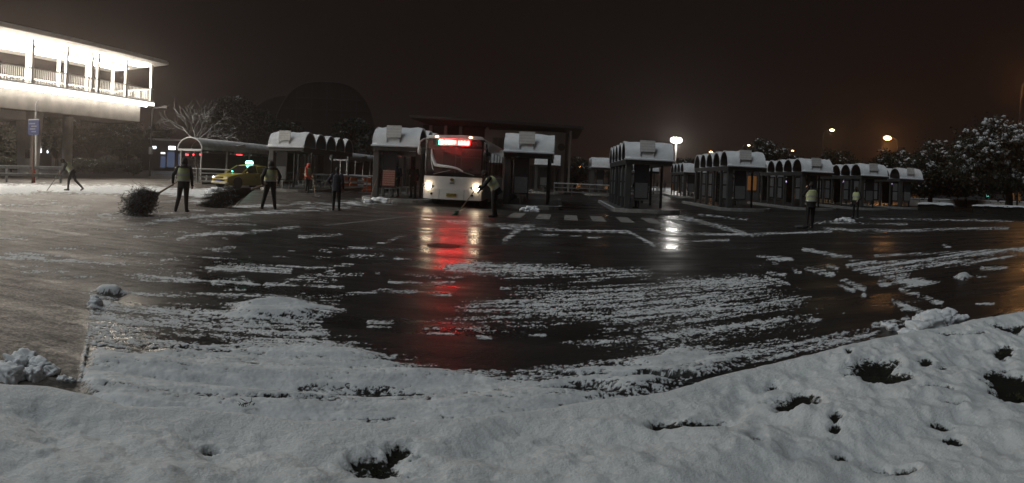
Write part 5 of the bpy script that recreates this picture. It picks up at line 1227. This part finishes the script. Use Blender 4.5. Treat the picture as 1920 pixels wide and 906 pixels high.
def stick(name, label, a, b, cat, blade=None, group=None, r=.016):
    """long-handled tool from hand end a to ground end b"""
    T = thing(name, label, cat, (b.x, b.y, b.z), 0, group); d = a - b
    MB().tube([(0, 0, 0), tuple(d)], r, 8).build('handle', WOOD if blade != 'push' else DARKM, T)
    h = Vector((d.x, d.y, 0)).normalized(); s = Vector((-h.y, h.x, 0))
    if blade in ('push', 'shovel'):
        wd = .32 if blade == 'push' else .2; rows = []
        for t in (-.02, .1, .25): rows.append([(-h * t * 1.1 + s * wd * x + Vector((0, 0, .02 + (.10 * (.25 - t)) + .05 * x * x))) for x in (-1, -.5, 0, .5, 1)])
        MB().sheet(rows).build('blade', mat('tool_steel', (.16, .16, .17), .45, .5), T, solid=.012)
    if blade == 'brush':
        mb = MB()
        for k in range(90):
            x = random.uniform(-1, 1); y = random.uniform(-1, 1); mb.tube([tuple(s * .10 * x + h * .03 * y + Vector((0, 0, .10))), tuple(s * .24 * x - h * (.06 + .05 * y) + Vector((0, 0, .005)))], .008, 4)
        o = mb.build('bristles', mat('green_bristle', (.03, .22, .12), .6), T); o['kind'] = 'stuff'
        MB().box((-.1, -.03, .08), (.1, .03, .16), Matrix((s, h, Vector((0, 0, 1)))).transposed().to_4x4()).build('brush_head', mat('green_plastic', (.03, .20, .11), .5), T)
    return T
def twig_broom(label, a, c, rad, ln, group='big twig brooms'):
    """huge besom: handle end a, bundle reaching to c on the ground"""
    T = thing('twig_broom', label, 'broom', (c.x, c.y, 0), 0, group); A = a - Vector((c.x, c.y, 0)); E = Vector((0, 0, rad * .75)); d = (E - A).normalized(); nk = E - d * ln * .55
    MB().tube([tuple(A - d * .25), tuple(nk + d * .1)], [.02, .035], 8).build('handle', WOOD, T)
    mb = MB(); s1 = d.orthogonal().normalized(); s2 = d.cross(s1); rr = random.Random(int(a.x * 100))
    for k in range(800):
        t = rr.random() ** .5; an = rr.uniform(0, 2 * PI); fan = rad * t * rr.uniform(.7, 1.25); L = ln * rr.uniform(.55, 1.25)
        tip = nk + d * L * (1 - .25 * t * t) + (s1 * math.cos(an) + s2 * math.sin(an)) * fan; mid = nk + d * L * .5 + (s1 * math.cos(an) + s2 * math.sin(an)) * fan * .5 + Vector((0, 0, rr.uniform(-.05, .05)))
        tip.z = max(tip.z, .02 + rr.random() * .03); mb.tube([tuple(nk + (s1 * math.cos(an) + s2 * math.sin(an)) * .03), tuple(mid), tuple(tip)], [.007, .006, .003], 3, cap=False)
        for q in range(3):
            e = mid.lerp(tip, rr.uniform(.1, 1)); f = e + Vector((rr.uniform(-1, 1), rr.uniform(-1, 1), rr.uniform(-.8, 1))) * .13; f.z = max(f.z, .015); mb.tube([tuple(e), tuple(f)], [.005, .003], 3, cap=False)
    o = mb.build('twig_bundle', TWIG, T); o['kind'] = 'stuff'
    MB().tube([tuple(nk - d * .02), tuple(nk + d * .08)], .06, 10).build('binding', mat('wire', (.2, .18, .15), .5), T)
def bearing(px): return -(px - X0) / F          # facing away from the camera
# 1 sweeper far left, bent over, walking left
P = W(133, 28.3); f0 = bearing(133) + PI / 2
T1, J1 = person('person in yellow vest bent forward, pushing a snow scraper by the footbridge', P, f0, 1.64,
    dict(pel=(0, -.05, .93), wai=(0, .04, 1.06), che=(0, .17, 1.22), nec=(0, .30, 1.35), hea=(0, .42, 1.43), shL=(-.19, .25, 1.30), shR=(.19, .25, 1.30), elL=(-.25, .36, 1.02), elR=(.25, .33, 1.02), wrL=(-.12, .50, .84), wrR=(.16, .48, .92),
         hiL=(-.09, -.05, .9), hiR=(.09, -.05, .9), knL=(-.1, .10, .50), knR=(.1, -.22, .52), anL=(-.11, .12, .09), anR=(.11, -.58, .16), toeR=(.12, -.50, .04)), vest=HIVIZ, group='sweepers')
stick('snow_scraper', 'dark snow scraper pushed by the bent sweeper at the footbridge', hand(T1, J1, 'R'), G(86, 360.5), 'scraper', 'push')
# 2 guard with besom
P = W(345, 18.5); T2, J2 = person('person in dark clothes and yellow vest dragging a twig broom, seen from behind', P, bearing(345) - .25, 1.60,
    dict(wrL=(-.36, -.02, .98), elL=(-.34, -.08, 1.2), knL=(-.15, .05, .5), anL=(-.22, -.05, .09), knR=(.1, .0, .5), anR=(.12, .02, .09)), vest=HIVIZ, head='hood', group='sweepers', bulk=1.12)
twig_broom('big bushy twig broom held by the guard beside the taxi, dusted with snow', hand(T2, J2, 'L'), G(268, 403), .46, 1.5)
# 3 second guard with besom
P = W(508, 21.1); T3, J3 = person('broad person in yellow vest with legs apart dragging a second twig broom', P, bearing(508) + .35, 1.64,
    dict(wrL=(-.34, -.05, .95), elL=(-.36, -.1, 1.18), wrR=(.34, .12, .98), elR=(.36, 0, 1.2), knL=(-.2, .0, .5), anL=(-.30, -.02, .09), knR=(.16, .05, .5), anR=(.22, .05, .09)), vest=HIVIZ, head='hood', group='sweepers', bulk=1.2)
twig_broom('big dark twig broom lying toward the taxi, held by the broad guard', hand(T3, J3, 'L'), G(425, 390), .42, 1.7)
# 4 worker in orange-red
P = W(577, 35.4); T4, J4 = person('person in orange-red hooded coat and yellow vest leaning on a long shovel', P, bearing(577) - 2.2, 1.70,
    dict(wrL=(-.02, .30, 1.0), elL=(-.2, .1, 1.12), wrR=(.12, .28, .9), elR=(.26, .08, 1.1), hea=(0, .07, 1.62), knR=(.14, .05, .5)), coat=ORC, vest=HIVIZ, head='hood', hatm=ORC, group='sweepers', bulk=1.08)
stick('snow_shovel', 'long wooden shovel held by the worker in the orange-red coat', hand(T4, J4, 'L') + Vector((0, 0, .1)), G(592, 370), 'shovel', 'shovel')
# 5 dark standing figure
P = W(632, 21.8); T5, J5 = person('person all in dark clothes standing with one elbow out, no vest', P, bearing(632) - .3, 1.52,
    dict(elL=(-.36, -.02, 1.2), wrL=(-.28, .16, 1.05), anL=(-.1, 0, .09), anR=(.12, .05, .09)), coat=NAVY, head='hair', group='sweepers', bulk=1.08)
# 6, 7 by the shelter near the bus
P = W(744, 31.6); T6, J6 = person('dark-clothed person holding a shovel on the island left of the bus', Vector((P.x, P.y, .15)), bearing(744) + 2.6, 1.72, dict(wrL=(-.2, .22, 1.0), elL=(-.3, .02, 1.15)), coat=NAVY, head='hat', group='sweepers', bulk=1.05)
stick('snow_shovel', 'long shovel leaning by the pillar of the shelter left of the bus', Wz(706, 335, 30.0), G(692, 378), 'shovel', 'shovel')
P = W(776, 31.2); T7, J7 = person('person with a red-lit face and dark clothes standing at the left side of the bus', Vector((P.x, P.y, .15)), bearing(776) + PI - .4, 1.72, dict(wrR=(.14, .26, 1.12), elR=(.28, .05, 1.14)), coat=DARKC, head='hat', group='sweepers', bulk=1.05)
# 8 sweeper at the bus front right
P = W(928, 21.9); f8 = bearing(928) + PI / 2 + .15
T8, J8 = person('person in yellow vest stooping to brush snow in front of the bus', P, f8, 1.76,
    dict(pel=(0, -.08, .95), wai=(0, .0, 1.10), che=(0, .14, 1.28), nec=(0, .26, 1.42), hea=(0, .36, 1.52), shL=(-.2, .21, 1.36), shR=(.2, .21, 1.36), elL=(-.24, .38, 1.12), elR=(.25, .34, 1.1), wrL=(-.1, .58, 1.02), wrR=(.12, .50, .92),
         knL=(-.13, .04, .5), anL=(-.14, .0, .09), knR=(.14, -.02, .5), anR=(.16, -.12, .09)), vest=HIVIZ, head='hat', hatm=HAIR, group='sweepers', bulk=1.1)
stick('push_broom', 'long-handled green broom reaching in front of the bus', hand(T8, J8, 'L'), G(856, 404), 'broom', 'brush')
# 9 in front of the zebra crossing shelter
P = W(1197, 30.6); person('dark-clothed person standing between pillars of the zebra crossing shelter', Vector((P.x, P.y, .15)), bearing(1197) + 2.4, 1.62, dict(wrL=(-.06, .26, 1.12), elL=(-.26, .08, 1.13), wrR=(.08, .27, 1.1), elR=(.26, .08, 1.13)), coat=DARKC, head='hood', group='sweepers', bulk=1.15)
# 10 guard with hands at face
P = W(1523, 23.4); T10, J10 = person('person in yellow vest holding both hands up to the face, on the dark yard', P, bearing(1523) + .55, 1.72,
    dict(wrL=(-.14, .20, 1.50), elL=(-.27, .18, 1.22), wrR=(.02, .24, 1.48), elR=(.25, .16, 1.22), knL=(-.13, .02, .5), anL=(-.2, -.06, .09), anR=(.1, .04, .09)), vest=HIVIZ, head='hat', group='sweepers', bulk=1.08)
stick('snow_scraper', 'scraper lying flat at the feet of the guard with raised hands', Wz(1520, 424, 23.2) + Vector((0, 0, .08)), G(1506, 428), 'scraper', 'push')
# 11 smaller guard
P = W(1607, 32.8); person('smaller person in yellow vest facing the yard before the far right shelters', P, bearing(1607) + PI - .2, 1.64, dict(wrL=(-.16, .22, 1.0), elL=(-.29, .04, 1.13)), vest=HIVIZ, head='hat', group='sweepers')
# 12, 13 far silhouettes
for px, dd in ((1233, 98), (1247, 100)): person('distant dark figure on the lit snow below the floodlight', W(px, dd), bearing(px) + (1 if px < 1240 else 2.5), 1.7, None, coat=DARKC, head='hat', group='distant figures')
# bus driver
c = bus.matrix_basis @ Vector((.62, 1.35, .42)); T, J = person('bus driver in dark clothes behind the windscreen', c, -PHI + PI, 1.72,
    dict(pel=(0, 0, .52), wai=(0, -.02, .68), che=(0, -.02, .88), nec=(0, 0, 1.07), hea=(0, .03, 1.215), shL=(-.19, 0, 1.01), shR=(.19, 0, 1.01), elL=(-.26, .16, .80), elR=(.26, .16, .80), wrL=(-.18, .40, .90), wrR=(.18, .40, .90),
         hiL=(-.1, 0, .48), hiR=(.1, 0, .48), knL=(-.13, .42, .5), knR=(.13, .42, .5), anL=(-.13, .46, .09), anR=(.13, .46, .09)), coat=NAVY, head='hat')
st = MB().box((-.3, -.25, .0), (.3, .25, .40)).build('driver_seat', mat('seat_blue', (.04, .05, .09)), bus, bevel=.03); st.location = (.62, 1.38, .44); MB().box((-.28, .14, .38), (.28, .27, 1.05)).build('backrest', MATS['seat_blue'], st, bevel=.03)

# ================================================================== THE AIR: thin night mist
def build_haze():
    o = MB().box((-230, -40, -1.2), (230, 260, 24)).build('haze', None); o['kind'] = 'stuff'
    m = bpy.data.materials.new('mist'); m.use_nodes = True; N = m.node_tree.nodes; L = m.node_tree.links; N.remove(N['Principled BSDF'])
    v = N.new('ShaderNodeVolumePrincipled'); v.inputs['Color'].default_value = (.90, .77, .71, 1); v.inputs['Density'].default_value = .0017; v.inputs['Anisotropy'].default_value = .78
    L.new(v.outputs[0], N['Material Output'].inputs['Volume']); o.data.materials.append(m)
build_haze()
